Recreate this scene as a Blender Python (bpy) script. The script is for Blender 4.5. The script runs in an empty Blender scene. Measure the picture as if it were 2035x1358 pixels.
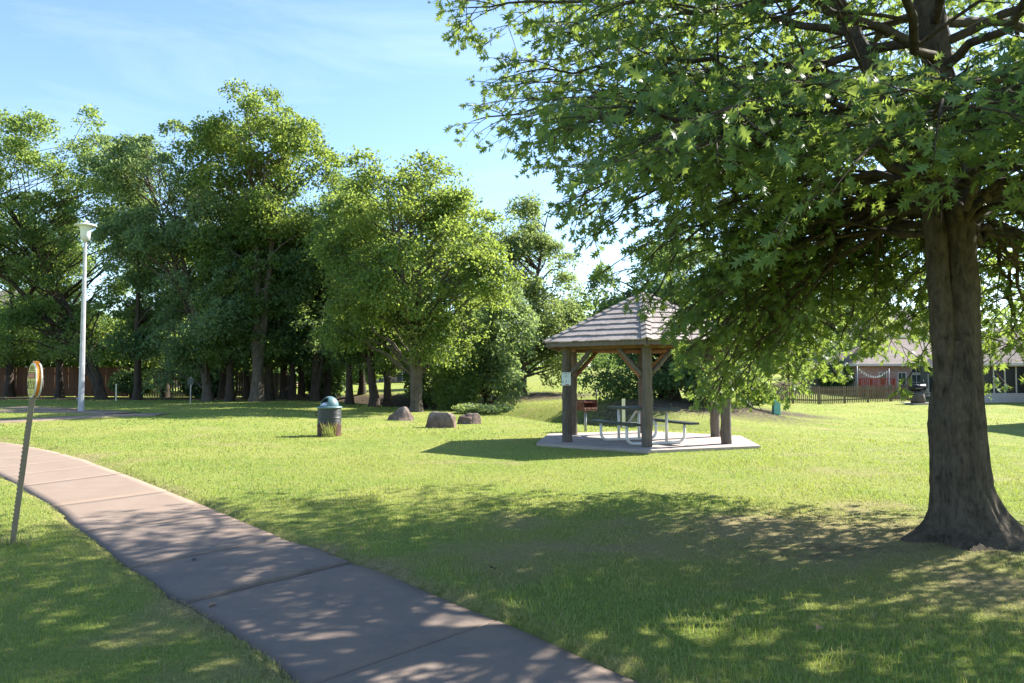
import bpy, math, random
import numpy as np
from mathutils import Vector, Matrix

R = math.radians
rng = np.random.default_rng(7)
random.seed(7)
SC = bpy.context.scene
COL = SC.collection

# ------------------------------------------------------------------ camera
F, HOR, EYE, CX = 1500.0, 748.0, 1.5, 1017.5      # focal length and horizon row in photo pixels, eye height in metres
cam_d = bpy.data.cameras.new('camera')
cam_d.sensor_width = 36.0
cam_d.lens = 36.0 * F / 2035.0
cam_d.clip_start, cam_d.clip_end = 0.05, 6000
cam = bpy.data.objects.new('camera', cam_d)
COL.objects.link(cam)
cam.location = (0, 0, EYE)
cam.rotation_euler = (R(90) + math.atan((HOR - 679.0) / F), 0, 0)
SC.camera = cam

# ------------------------------------------------------------------ sky, sun, exposure
SUN_EL, SUN_AZ = R(38), R(60)                     # azimuth clockwise from +Y (the view direction)
w = bpy.data.worlds.new('World')
SC.world = w
w.use_nodes = True
nt = w.node_tree
nt.nodes.clear()
out = nt.nodes.new('ShaderNodeOutputWorld')
bg = nt.nodes.new('ShaderNodeBackground')
sky = nt.nodes.new('ShaderNodeTexSky')
sky.sky_type = 'NISHITA'
sky.sun_disc = False
sky.sun_elevation = SUN_EL
sky.sun_rotation = SUN_AZ
sky.air_density, sky.dust_density, sky.ozone_density = 1.0, 0.3, 3.6
bg.inputs['Strength'].default_value = 0.096
tc = nt.nodes.new('ShaderNodeTexCoord')
mp = nt.nodes.new('ShaderNodeMapping')
mp.inputs['Rotation'].default_value = (0, R(12), R(35))
mp.inputs['Scale'].default_value = (1.0, 3.2, 7.0)
nz = nt.nodes.new('ShaderNodeTexNoise')
nz.inputs['Scale'].default_value = 1.7
nz.inputs['Detail'].default_value = 7
nz.inputs['Roughness'].default_value = 0.62
nz.inputs['Distortion'].default_value = 0.7
mr = nt.nodes.new('ShaderNodeMapRange')
mr.inputs['From Min'].default_value = 0.5
mr.inputs['From Max'].default_value = 0.85
mr.inputs['To Max'].default_value = 0.2
mx = nt.nodes.new('ShaderNodeMix')
mx.data_type = 'RGBA'
mx.inputs['B'].default_value = (5.2, 5.6, 6.2, 1)
L = nt.links.new
L(tc.outputs['Generated'], mp.inputs['Vector'])
L(mp.outputs['Vector'], nz.inputs['Vector'])
L(nz.outputs['Fac'], mr.inputs['Value'])
L(mr.outputs['Result'], mx.inputs['Factor'])
L(sky.outputs['Color'], mx.inputs['A'])
L(mx.outputs['Result'], bg.inputs['Color'])
L(bg.outputs['Background'], out.inputs['Surface'])

sd = bpy.data.lights.new('sun', 'SUN')
sd.energy = 4.7
sd.angle = R(0.53)
sd.color = (1.0, 0.945, 0.855)
sun = bpy.data.objects.new('sun', sd)
COL.objects.link(sun)
SUNV = Vector((math.sin(SUN_AZ) * math.cos(SUN_EL), math.cos(SUN_AZ) * math.cos(SUN_EL), math.sin(SUN_EL)))
sun.location = (25, 15, 30)
sun.rotation_euler = SUNV.to_track_quat('Z', 'Y').to_euler()

vs = SC.view_settings
vs.view_transform = 'Standard'
vs.look = 'None'
vs.exposure = 1.8
vs.gamma = 1.0
vs.use_curve_mapping = False
SC.cycles.use_denoising = True
SC.cycles.max_bounces = 12
SC.cycles.diffuse_bounces = 9
SC.cycles.transmission_bounces = 4
SC.cycles.caustics_reflective = False
SC.cycles.caustics_refractive = False
SC.cycles.sample_clamp_indirect = 6

# ------------------------------------------------------------------ helpers: pixels, objects
def G(px, py, z=0.0):
    """photo pixel -> point on the horizontal plane at height z (the camera looks along +Y, tilted up a little)."""
    y = (EYE - z) * F / (py - HOR)
    return Vector(((px - CX) / F * y, y, z))

def PX(px, Y):
    return (px - CX) / F * Y

def PZ(py, Y):
    return EYE + (HOR - py) / F * Y

def link(o, parent=None):
    COL.objects.link(o)
    if parent is not None:
        o.parent = parent
    return o

def tag(o, label, cat, group=None):
    o['label'] = label
    o['category'] = cat
    if group:
        o['group'] = group
    return o

def kind(o, k, label=None):
    o['kind'] = k
    if label:
        o['label'] = label
    return o

def thing(name, label, cat, loc=(0, 0, 0), rz=0.0, group=None):
    o = bpy.data.objects.new(name, None)
    o.empty_display_size = 0.2
    o.location = loc
    o.rotation_euler = (0, 0, rz)
    link(o)
    return tag(o, label, cat, group)

def obj(name, me, mat=None, parent=None, loc=None, rot=None):
    o = bpy.data.objects.new(name, me)
    if mat is not None and len(me.materials) == 0:
        me.materials.append(mat)
    link(o, parent)
    if loc is not None:
        o.location = loc
    if rot is not None:
        o.rotation_euler = rot
    return o

def copy_tree(o, parent=None):
    c = o.copy()
    COL.objects.link(c)
    c.parent = parent
    for ch in list(o.children):
        copy_tree(ch, c)
    return c

def mesh_np(name, V, T, attrs=None, smooth=False):
    """triangle mesh from numpy arrays."""
    V = np.ascontiguousarray(V, dtype=np.float32)
    T = np.ascontiguousarray(T, dtype=np.int32)
    me = bpy.data.meshes.new(name)
    me.vertices.add(len(V))
    me.vertices.foreach_set('co', V.ravel())
    me.loops.add(T.size)
    me.loops.foreach_set('vertex_index', T.ravel())
    me.polygons.add(len(T))
    me.polygons.foreach_set('loop_start', np.arange(0, T.size, T.shape[1], dtype=np.int32))
    if smooth:
        me.polygons.foreach_set('use_smooth', np.ones(len(T), dtype=bool))
    for k, a in (attrs or {}).items():
        at = me.attributes.new(k, 'FLOAT', 'POINT')
        at.data.foreach_set('value', np.ascontiguousarray(a, dtype=np.float32))
    me.update(calc_edges=True)
    return me

class MB:
    """collects simple shapes into one mesh."""
    def __init__(self):
        self.v, self.f, self.n, self.s = [], [], 0, []
    def add(self, V, Fs, smooth=False):
        V = [tuple(p) for p in V]
        for f in Fs:
            self.f.append(tuple(i + self.n for i in f))
            self.s.append(smooth)
        self.v += V
        self.n += len(V)
        return self
    def box(self, c, s, rz=0.0, rx=0.0, ry=0.0, M=None):
        m = Matrix.Translation(c) @ Matrix.Rotation(rz, 4, 'Z') @ Matrix.Rotation(ry, 4, 'Y') @ Matrix.Rotation(rx, 4, 'X')
        if M is not None:
            m = M @ m
        x, y, z = s[0] / 2, s[1] / 2, s[2] / 2
        V = [m @ Vector(p) for p in ((-x, -y, -z), (x, -y, -z), (x, y, -z), (-x, y, -z), (-x, -y, z), (x, -y, z), (x, y, z), (-x, y, z))]
        return self.add(V, [(0, 3, 2, 1), (4, 5, 6, 7), (0, 1, 5, 4), (1, 2, 6, 5), (2, 3, 7, 6), (3, 0, 4, 7)])
    def bar(self, a, b, wd, th, up=(0, 0, 1)):
        """rectangular bar from a to b."""
        a, b = Vector(a), Vector(b)
        d = (b - a)
        t = d.normalized()
        u = Vector(up)
        s = t.cross(u)
        if s.length < 1e-4:
            s = t.cross(Vector((1, 0, 0)))
        s.normalize()
        n = s.cross(t)
        V = []
        for p in (a, b):
            for i, j in ((-1, -1), (1, -1), (1, 1), (-1, 1)):
                V.append(p + s * (i * wd / 2) + n * (j * th / 2))
        return self.add(V, [(0, 3, 2, 1), (4, 5, 6, 7), (0, 1, 5, 4), (1, 2, 6, 5), (2, 3, 7, 6), (3, 0, 4, 7)])
    def tube(self, pts, rad, k=8, caps=True):
        V, Fs = tube(pts, rad, k)
        n = len(pts)
        Fs = [tuple(int(i) for i in f) for f in Fs]
        self.add(V, Fs, True)
        if caps:
            base = self.n - len(V)
            self.f.append(tuple(base + i for i in range(k))[::-1]); self.s.append(False)
            self.f.append(tuple(base + (n - 1) * k + i for i in range(k))); self.s.append(False)
        return self
    def lathe(self, prof, k=20, c=(0, 0, 0)):
        V, Fs = [], []
        for r, z in prof:
            for i in range(k):
                a = 2 * math.pi * i / k
                V.append((c[0] + r * math.cos(a), c[1] + r * math.sin(a), c[2] + z))
        for j in range(len(prof) - 1):
            for i in range(k):
                i2 = (i + 1) % k
                Fs.append((j * k + i, j * k + i2, (j + 1) * k + i2, (j + 1) * k + i))
        return self.add(V, Fs, True)
    def prism(self, poly, z0, z1):
        n = len(poly)
        V = [(p[0], p[1], z0) for p in poly] + [(p[0], p[1], z1) for p in poly]
        Fs = [tuple(range(n))[::-1], tuple(range(n, 2 * n))] + [(i, (i + 1) % n, n + (i + 1) % n, n + i) for i in range(n)]
        return self.add(V, Fs)
    def mesh(self, name, bevel=0.0):
        me = bpy.data.meshes.new(name)
        me.from_pydata(self.v, [], self.f)
        me.polygons.foreach_set('use_smooth', np.array(self.s, dtype=bool))
        me.update()
        return me
    def build(self, name, mat, parent=None, loc=None, rot=None):
        return obj(name, self.mesh(name), mat, parent, loc, rot)

def tube(pts, rad, k=6):
    P = np.asarray(pts, dtype=float)
    n = len(P)
    rad = np.broadcast_to(np.asarray(rad, dtype=float), (n,))
    T = np.gradient(P, axis=0)
    T /= np.linalg.norm(T, axis=1, keepdims=True) + 1e-9
    mean = np.abs(T.mean(axis=0))
    ref = np.eye(3)[int(np.argmin(mean))]
    A = np.cross(T, ref)
    A /= np.linalg.norm(A, axis=1, keepdims=True) + 1e-9
    B = np.cross(T, A)
    ang = np.arange(k) * (2 * math.pi / k)
    ring = A[:, None, :] * np.cos(ang)[None, :, None] + B[:, None, :] * np.sin(ang)[None, :, None]
    V = (P[:, None, :] + ring * rad[:, None, None]).reshape(-1, 3)
    i = np.arange(n - 1)[:, None] * k
    j = np.arange(k)[None, :]
    j2 = (j + 1) % k
    Q = np.stack([i + j, i + j2, i + k + j2, i + k + j], axis=-1).reshape(-1, 4)
    return V, Q

def bez(a, b, c, n):
    t = np.linspace(0, 1, n)[:, None]
    a, b, c = np.asarray(a, float), np.asarray(b, float), np.asarray(c, float)
    return (1 - t) ** 2 * a + 2 * t * (1 - t) * b + t ** 2 * c

class TB:
    """collects tubes as numpy quads."""
    def __init__(self):
        self.V, self.Q, self.n = [], [], 0
    def add(self, pts, rad, k=6):
        V, Q = tube(pts, rad, k)
        self.V.append(V)
        self.Q.append(Q + self.n)
        self.n += len(V)
    def raw(self, V, Q):
        self.V.append(V)
        self.Q.append(Q + self.n)
        self.n += len(V)
    def mesh(self, name):
        return mesh_np(name, np.concatenate(self.V), np.concatenate(self.Q), smooth=True)

def smooth01(a, b, x):
    t = np.clip((x - a) / (b - a), 0, 1)
    return t * t * (3 - 2 * t)

_T = np.random.default_rng(3).random((256, 256))
def vnoise(x, y):
    xi, yi = np.floor(x).astype(int), np.floor(y).astype(int)
    fx, fy = x - xi, y - yi
    fx, fy = fx * fx * (3 - 2 * fx), fy * fy * (3 - 2 * fy)
    a, b = _T[xi % 256, yi % 256], _T[(xi + 1) % 256, yi % 256]
    c, d = _T[xi % 256, (yi + 1) % 256], _T[(xi + 1) % 256, (yi + 1) % 256]
    return (a * (1 - fx) + b * fx) * (1 - fy) + (c * (1 - fx) + d * fx) * fy
def fbm(x, y, o=4):
    s, a, t = 0, 0.5, 0
    for i in range(o):
        s = s + a * vnoise(x * 2 ** i + 17 * i, y * 2 ** i + 31 * i)
        t += a
        a *= 0.5
    return s / t

# ------------------------------------------------------------------ materials
class NT:
    def __init__(self, name):
        self.m = bpy.data.materials.new(name)
        self.m.use_nodes = True
        self.t = self.m.node_tree
        self.t.nodes.clear()
        self.out = self.t.nodes.new('ShaderNodeOutputMaterial')
    def n(self, typ, ins=None, **props):
        nd = self.t.nodes.new(typ)
        for k, v in props.items():
            setattr(nd, k, v)
        for k, v in (ins or {}).items():
            self.put(nd.inputs[k], v)
        return nd
    def put(self, sock, v):
        if isinstance(v, bpy.types.NodeSocket):
            self.t.links.new(v, sock)
        elif isinstance(v, (tuple, list)) and sock.type == 'RGBA' and len(v) == 3:
            sock.default_value = (*v, 1)
        else:
            sock.default_value = v
    def pos(self):
        return self.n('ShaderNodeNewGeometry').outputs['Position']
    def objc(self):
        return self.n('ShaderNodeTexCoord').outputs['Object']
    def noise(self, vec, scale, detail=4, rough=0.55, dist=0.0, stretch=None):
        if stretch is not None:
            vec = self.n('ShaderNodeMapping', {'Vector': vec, 'Scale': stretch}).outputs['Vector']
        return self.n('ShaderNodeTexNoise', {'Vector': vec, 'Scale': scale, 'Detail': detail, 'Roughness': rough, 'Distortion': dist}).outputs['Fac']
    def rng(self, v, a, b, c=0.0, d=1.0):
        return self.n('ShaderNodeMapRange', {'Value': v, 'From Min': a, 'From Max': b, 'To Min': c, 'To Max': d}).outputs['Result']
    def mix(self, f, a, b, mode='MIX'):
        nd = self.n('ShaderNodeMix', data_type='RGBA', blend_type=mode)
        for s in nd.inputs:
            if s.identifier == 'Factor_Float':
                self.put(s, f)
            elif s.identifier == 'A_Color':
                self.put(s, a)
            elif s.identifier == 'B_Color':
                self.put(s, b)
        return [o for o in nd.outputs if o.identifier == 'Result_Color'][0]
    def math(self, op, a, b=0.0):
        nd = self.n('ShaderNodeMath', operation=op)
        self.put(nd.inputs[0], a)
        self.put(nd.inputs[1], b)
        return nd.outputs[0]
    def attr(self, name):
        return self.n('ShaderNodeAttribute', attribute_name=name).outputs['Fac']
    def bump(self, h, strength=0.4, dist=0.02):
        return self.n('ShaderNodeBump', {'Height': h, 'Strength': strength, 'Distance': dist}).outputs['Normal']
    def surf(self, col, rough=0.7, normal=None, spec=0.3, metal=0.0):
        ins = {'Base Color': col, 'Roughness': rough, 'Specular IOR Level': spec, 'Metallic': metal}
        if normal is not None:
            ins['Normal'] = normal
        b = self.n('ShaderNodeBsdfPrincipled', ins)
        self.t.links.new(b.outputs['BSDF'], self.out.inputs['Surface'])
        return b.outputs['BSDF']
    def link(self, sh):
        self.t.links.new(sh, self.out.inputs['Surface'])

def m_plain(name, col, rough=0.6, var=0.25, scale=6.0, bump=0.15, spec=0.3, metal=0.0):
    N = NT(name)
    p = N.objc()
    f = N.noise(p, scale, 5)
    c2 = tuple(max(0, c * (1 - var)) for c in col)
    c3 = tuple(min(1, c * (1 + var)) for c in col)
    c = N.mix(N.rng(f, 0.3, 0.7), c2, c3)
    N.surf(c, rough, N.bump(N.noise(p, scale * 8, 3), bump, 0.01), spec, metal)
    return N.m

def m_foliage(name, a, b, tr, trans=0.4, rough=0.55, spec=0.25, yellow=None):
    """leaf material: per-leaf variation from the attribute rnd, light shining through from behind."""
    N = NT(name)
    r = N.attr('rnd')
    c = N.mix(r, a, b)
    if yellow is not None:
        c = N.mix(N.rng(r, 0.86, 0.97), c, yellow)
    pr = N.n('ShaderNodeBsdfPrincipled', {'Base Color': c, 'Roughness': rough, 'Specular IOR Level': spec}).outputs['BSDF']
    tcol = N.mix(r, tuple(x * 0.75 for x in tr), tr)
    tb = N.n('ShaderNodeBsdfTranslucent', {'Color': tcol}).outputs['BSDF']
    ms = N.n('ShaderNodeMixShader', {0: trans, 1: pr, 2: tb})
    N.link(ms.outputs[0])
    return N.m

def m_bark(name, a, b, scale=1.0, bump=0.8):
    N = NT(name)
    p = N.objc()
    big = N.noise(p, 3.0 * scale, 4)
    rid = N.noise(p, 9.0 * scale, 7, 0.7, 0.9, (1, 1, 0.3))
    fine = N.noise(p, 55.0 * scale, 4, 0.6, 0.3, (1, 1, 0.4))
    c = N.mix(N.rng(rid, 0.35, 0.65), a, b)
    c = N.mix(N.rng(big, 0.35, 0.75, 0, 0.5), c, tuple(x * 1.5 for x in b))
    h = N.math('ADD', N.math('MULTIPLY', rid, 1.0), N.math('MULTIPLY', fine, 0.35))
    N.surf(c, 0.9, N.bump(h, bump, 0.03), 0.15)
    return N.m

M = {}
M['oak_bark'] = m_bark('oak bark', (0.03, 0.024, 0.019), (0.125, 0.1, 0.074), 2.7, 1.0)
M['bark'] = m_bark('grey bark', (0.05, 0.042, 0.033), (0.12, 0.1, 0.08), 1.0)
M['bark_dark'] = m_bark('dark bark', (0.028, 0.022, 0.017), (0.07, 0.055, 0.042), 1.0)
M['oak_leaf'] = m_foliage('oak leaf', (0.03, 0.088, 0.04), (0.075, 0.152, 0.066), (0.36, 0.48, 0.075), 0.42, 0.5, 0.35)
M['leaf_mid'] = m_foliage('mid green leaf', (0.062, 0.13, 0.06), (0.13, 0.205, 0.085), (0.42, 0.54, 0.1), 0.5)
M['leaf_yel'] = m_foliage('yellow green leaf', (0.058, 0.12, 0.04), (0.125, 0.185, 0.06), (0.4, 0.51, 0.085), 0.5, yellow=(0.16, 0.185, 0.06))
M['leaf_dark'] = m_foliage('dark green leaf', (0.05, 0.11, 0.062), (0.1, 0.17, 0.088), (0.31, 0.43, 0.1), 0.48)
M['leaf_blue'] = m_foliage('blue green leaf', (0.068, 0.13, 0.074), (0.14, 0.205, 0.115), (0.38, 0.5, 0.15), 0.5)
M['leaf_silver'] = m_foliage('pale green leaf', (0.085, 0.14, 0.062), (0.18, 0.23, 0.115), (0.38, 0.48, 0.13), 0.5)

# grass blades
N = NT('grass blade')
r = N.attr('rnd'); d = N.attr('dry')
p = N.pos()
g = N.mix(r, (0.08, 0.19, 0.05), (0.30, 0.37, 0.115))
big = N.noise(p, 0.42, 5, 0.65, 0.4)
g = N.mix(N.rng(big, 0.40, 0.64, 0, 0.62), g, (0.34, 0.335, 0.1))
g = N.mix(d, g, N.mix(r, (0.26, 0.2, 0.09), (0.42, 0.35, 0.19)))
pr = N.n('ShaderNodeBsdfPrincipled', {'Base Color': g, 'Roughness': 0.6, 'Specular IOR Level': 0.2}).outputs['BSDF']
tcol = N.mix(d, (0.42, 0.5, 0.07), (0.45, 0.38, 0.19))
tb = N.n('ShaderNodeBsdfTranslucent', {'Color': tcol}).outputs['BSDF']
N.link(N.n('ShaderNodeMixShader', {0: 0.38, 1: pr, 2: tb}).outputs[0])
M['grass'] = N.m

# ground sheet: turf, dry turf, bare soil (weights are stored on the mesh)
N = NT('turf ground')
p = N.pos()
fine = N.noise(p, 42, 5, 0.7)
mid = N.noise(p, 5, 5, 0.6)
big = N.noise(p, 0.42, 5, 0.65, 0.4)
g = N.mix(N.rng(fine, 0.3, 0.7), (0.10, 0.16, 0.026), (0.285, 0.345, 0.072))
g = N.mix(N.rng(mid, 0.35, 0.7, 0, 0.6), g, (0.29, 0.31, 0.08))
g = N.mix(N.rng(big, 0.40, 0.64, 0, 0.7), g, (0.325, 0.315, 0.095))
tuft = N.noise(p, 11, 4, 0.7, 0.0, (1, 2.2, 1))
g = N.mix(N.rng(tuft, 0.5, 0.72, 0, 0.55), g, (0.075, 0.14, 0.022))
dry = N.mix(N.rng(fine, 0.3, 0.7), (0.2, 0.17, 0.07), (0.42, 0.35, 0.18))
g = N.mix(N.rng(N.math('ADD', N.attr('dry'), N.rng(mid, 0.2, 0.8, -0.25, 0.25)), 0.2, 0.9), g, dry)
soil = N.mix(N.rng(N.noise(p, 9, 6, 0.65), 0.3, 0.7), (0.045, 0.033, 0.022), (0.155, 0.12, 0.085))
g = N.mix(N.rng(N.math('ADD', N.attr('soil'), N.rng(mid, 0.2, 0.8, -0.3, 0.3)), 0.3, 0.7), g, soil)
h = N.math('ADD', fine, N.math('MULTIPLY', mid, 0.7))
N.surf(g, 0.9, N.bump(h, 0.9, 0.05), 0.1)
M['ground'] = N.m

# weathered concrete; one mesh weight darkens it for dirt and painted shade together
N = NT('concrete')
p = N.pos()
f1 = N.noise(p, 2.2, 6, 0.6, 0.4)
f2 = N.noise(p, 14, 6, 0.65)
f3 = N.noise(p, 160, 3, 0.6)
c = N.mix(N.rng(f1, 0.3, 0.7), (0.225, 0.165, 0.122), (0.285, 0.212, 0.16))
c = N.mix(N.rng(f2, 0.35, 0.75, 0, 0.35), c, (0.27, 0.205, 0.16))
st = N.math('MULTIPLY', N.attr('dirt_shade'), N.rng(N.math('ADD', N.math('MULTIPLY', f1, 0.72), N.math('MULTIPLY', f2, 0.28)), 0.3, 0.66))
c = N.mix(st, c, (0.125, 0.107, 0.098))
c = N.mix(N.rng(f3, 0.35, 0.75, 0.0, 0.35), c, (0.2, 0.16, 0.13))
sp = N.n('ShaderNodeTexVoronoi', {'Vector': p, 'Scale': 60.0})
c = N.mix(N.rng(sp.outputs['Distance'], 0.05, 0.14, 0.5, 0), c, (0.55, 0.47, 0.4))
wp = N.noise(p, 2.6, 7, 0.7, 1.6)
c = N.mix(N.math('MULTIPLY', N.rng(wp, 0.70, 0.76, 0, 0.75), N.attr('dirt_shade')), c, (0.55, 0.53, 0.5))
N.surf(c, 0.85, N.bump(N.math('ADD', f3, f2), 0.35, 0.006), 0.2)
M['concrete'] = N.m
M['old_concrete'] = m_plain('old concrete', (0.36, 0.3, 0.265), 0.9, 0.15, 3)

# weathered wood
def m_wood(name, a, b, stretch=(1, 1, 0.08), scale=30, rough=0.85):
    N = NT(name)
    p = N.objc()
    gr = N.noise(p, scale, 5, 0.6, 0.8, stretch)
    bigv = N.noise(p, 2.5, 4)
    oi = N.n('ShaderNodeObjectInfo').outputs['Random']
    c = N.mix(N.rng(gr, 0.3, 0.7), a, b)
    c = N.mix(N.rng(bigv, 0.35, 0.7, 0, 0.45), c, tuple(x * 0.6 for x in a))
    c = N.mix(N.rng(oi, 0, 1, 0, 0.3), c, tuple(x * 1.35 for x in b))
    N.surf(c, rough, N.bump(gr, 0.5, 0.01), 0.2)
    return N.m
M['log'] = m_wood('weathered log', (0.07, 0.058, 0.048), (0.18, 0.15, 0.125))
M['log_brown'] = m_wood('sheltered log', (0.11, 0.06, 0.033), (0.26, 0.145, 0.08))
M['shake'] = m_wood('grey wood shake', (0.2, 0.17, 0.155), (0.36, 0.31, 0.285), (1, 1, 1), 14)
M['board'] = m_wood('brown fence board', (0.09, 0.042, 0.024), (0.17, 0.085, 0.048))
M['picket'] = m_wood('weathered picket', (0.11, 0.085, 0.062), (0.21, 0.165, 0.12))
M['deckred'] = m_wood('red stained deck wood', (0.24, 0.04, 0.028), (0.36, 0.075, 0.048))
M['white_metal'] = m_plain('white painted tube', (0.72, 0.71, 0.68), 0.4, 0.08, 8, 0.05, 0.5)
M['lamp_metal'] = m_plain('chalky pole paint', (0.42, 0.415, 0.43), 0.55, 0.16, 5, 0.05, 0.4)
M['lamp_white'] = m_plain('white luminaire', (0.6, 0.61, 0.6), 0.4, 0.05, 5, 0.02, 0.5)
M['lamp_glass'] = m_plain('frosted lamp lens', (0.62, 0.66, 0.66), 0.25, 0.05, 5, 0.02, 0.5)
M['table'] = m_plain('dark green coated board', (0.035, 0.045, 0.042), 0.45, 0.2, 9, 0.1, 0.45)
M['dome'] = m_plain('teal plastic dome', (0.11, 0.19, 0.2), 0.42, 0.1, 5, 0.05, 0.45)
M['black'] = m_plain('black', (0.012, 0.012, 0.013), 0.5, 0.1, 5, 0.05)
M['litter'] = m_plain('white litter bag', (0.6, 0.62, 0.68), 0.5, 0.15, 9, 0.2)
M['post_tan'] = m_plain('tan steel post', (0.25, 0.195, 0.125), 0.6, 0.15, 7, 0.08, 0.4)
M['yellow'] = m_plain('yellow marker print', (0.52, 0.43, 0.05), 0.45, 0.1, 12, 0.03, 0.4)
M['orange'] = m_plain('orange marker body', (0.72, 0.26, 0.02), 0.4, 0.12, 12, 0.03, 0.45)
M['print_black'] = m_plain('dark print', (0.03, 0.03, 0.02), 0.6, 0.1)
M['print_red'] = m_plain('faded red print', (0.50, 0.19, 0.10), 0.6, 0.15)
M['rim_white'] = m_plain('pale rim', (0.7, 0.68, 0.6), 0.5, 0.05)
M['paper'] = m_plain('white notice sheet', (0.68, 0.74, 0.80), 0.5, 0.04)
M['print_blue'] = m_plain('blue grey print', (0.18, 0.25, 0.34), 0.6, 0.1)
M['print_maroon'] = m_plain('maroon print', (0.32, 0.06, 0.07), 0.6, 0.1)
M['rust'] = m_plain('rusty grill steel', (0.115, 0.042, 0.026), 0.8, 0.4, 9, 0.3)
M['steel'] = m_plain('galvanised steel', (0.32, 0.32, 0.32), 0.45, 0.2, 8, 0.1, 0.5, 0.4)
M['teal'] = m_plain('teal pedestal', (0.24, 0.55, 0.47), 0.5, 0.1, 6, 0.05)
M['marker_white'] = m_plain('cream marker post', (0.66, 0.63, 0.48), 0.5, 0.06)
M['trim'] = m_plain('cream trim', (0.6, 0.57, 0.5), 0.6, 0.05)
M['siding_green'] = m_plain('grey green siding', (0.17, 0.19, 0.16), 0.7, 0.1, 3, 0.1)
M['siding_tan'] = m_plain('taupe siding', (0.33, 0.29, 0.25), 0.7, 0.08, 3, 0.1)
M['siding_white'] = m_plain('pale grey siding', (0.5, 0.5, 0.52), 0.7, 0.06, 3, 0.1)
M['screen'] = m_plain('dark insect screen', (0.02, 0.022, 0.025), 0.45, 0.3, 2, 0.05, 0.5)
M['umbrella'] = m_plain('dark blue canvas', (0.03, 0.04, 0.06), 0.8, 0.1)
M['patio'] = m_plain('patio stone', (0.3, 0.27, 0.24), 0.9, 0.15, 3)
M['bulb'] = m_plain('clear white bulb', (0.85, 0.85, 0.8), 0.2, 0.02)

N = NT('window glass')
f = N.noise(N.pos(), 0.8, 3)
N.surf(N.mix(f, (0.02, 0.03, 0.035), (0.09, 0.12, 0.12)), 0.08, None, 0.6)
M['glass'] = N.m

N = NT('brick wall')
p = N.objc()
sx = N.n('ShaderNodeSeparateXYZ', {'Vector': p})
cv = N.n('ShaderNodeCombineXYZ', {'X': N.math('ADD', sx.outputs['X'], sx.outputs['Y']), 'Y': sx.outputs['Z']})
bt = N.n('ShaderNodeTexBrick', {'Vector': cv.outputs[0], 'Color1': (0.33, 0.16, 0.11, 1), 'Color2': (0.46, 0.3, 0.24, 1), 'Mortar': (0.5, 0.45, 0.4, 1), 'Scale': 1.0, 'Mortar Size': 0.012, 'Brick Width': 0.22, 'Row Height': 0.075})
N.surf(N.mix(N.rng(N.noise(p, 1.2, 4), 0.3, 0.7, 0, 0.4), bt.outputs['Color'], (0.3, 0.17, 0.12)), 0.9, N.bump(bt.outputs['Fac'], -0.3, 0.01), 0.1)
M['brick'] = N.m

N = NT('shingle roof')
p = N.objc()
wv = N.n('ShaderNodeTexBrick', {'Vector': p, 'Color1': (0.17, 0.14, 0.125, 1), 'Color2': (0.25, 0.21, 0.19, 1), 'Mortar': (0.09, 0.075, 0.07, 1), 'Scale': 1.0, 'Mortar Size': 0.01, 'Brick Width': 0.5, 'Row Height': 0.16})
N.surf(N.mix(N.rng(N.noise(p, 3, 5), 0.3, 0.7, 0, 0.4), wv.outputs['Color'], (0.28, 0.24, 0.22)), 0.9, None, 0.1)
M['roof'] = N.m

N = NT('boulder')
p = N.objc()
f1 = N.noise(p, 3.5, 6, 0.65, 0.5)
f2 = N.noise(p, 22, 5, 0.65)
c = N.mix(N.rng(f1, 0.35, 0.65), (0.12, 0.082, 0.065), (0.235, 0.17, 0.14))
nz_ = N.n('ShaderNodeSeparateXYZ', {'Vector': p}).outputs['Z']
c = N.mix(N.rng(N.math('ADD', nz_, N.math('MULTIPLY', f1, 0.35)), 0.44, 0.66), c, (0.25, 0.205, 0.175))
c = N.mix(N.rng(f2, 0.5, 0.75, 0, 0.6), c, (0.09, 0.065, 0.055))
N.surf(c, 0.95, N.bump(N.math('ADD', f1, f2), 0.6, 0.03), 0.1)
M['boulder'] = N.m

N = NT('painted steel drum')
p = N.objc()
z = N.n('ShaderNodeSeparateXYZ', {'Vector': p}).outputs['Z']
f1 = N.noise(p, 9, 6, 0.65)
f2 = N.noise(p, 40, 4)
rust = N.rng(N.math('ADD', z, N.math('MULTIPLY', N.math('SUBTRACT', f1, 0.5), 0.22)), 0.27, 0.36, 1, 0)
rc = N.mix(N.rng(f1, 0.35, 0.65), (0.04, 0.022, 0.018), (0.14, 0.058, 0.032))
c = N.mix(rust, N.mix(N.rng(f2, 0.3, 0.7, 0, 0.5), (0.035, 0.038, 0.04), (0.06, 0.064, 0.065)), rc)
N.surf(c, N.rng(rust, 0, 1, 0.42, 0.85), N.bump(f2, 0.15, 0.01), 0.4)
M['drum'] = N.m

# ================================================================== terrain
EDGE = np.array([(-400, 46), (-60, 46), (-30, 45.5), (-16, 42), (-8.2, 38.8), (-3.5, 34), (-0.55, 30.2), (1.46, 24.2), (3.9, 21.6), (6.3, 20.4), (9.1, 17.2), (11.0, 16.2), (25, 13), (60, 9), (400, -40)], float)

def seg_dist(x, y, poly, closed=False):
    P = np.stack([x, y], -1)
    best = np.full(x.shape, 1e9)
    n = len(poly)
    for i in range(n if closed else n - 1):
        a, b = poly[i], poly[(i + 1) % n]
        ab = b - a
        t = np.clip(((P - a) @ ab) / (ab @ ab + 1e-12), 0, 1)
        best = np.minimum(best, np.linalg.norm(P - (a + t[..., None] * ab), axis=-1))
    return best

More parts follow.
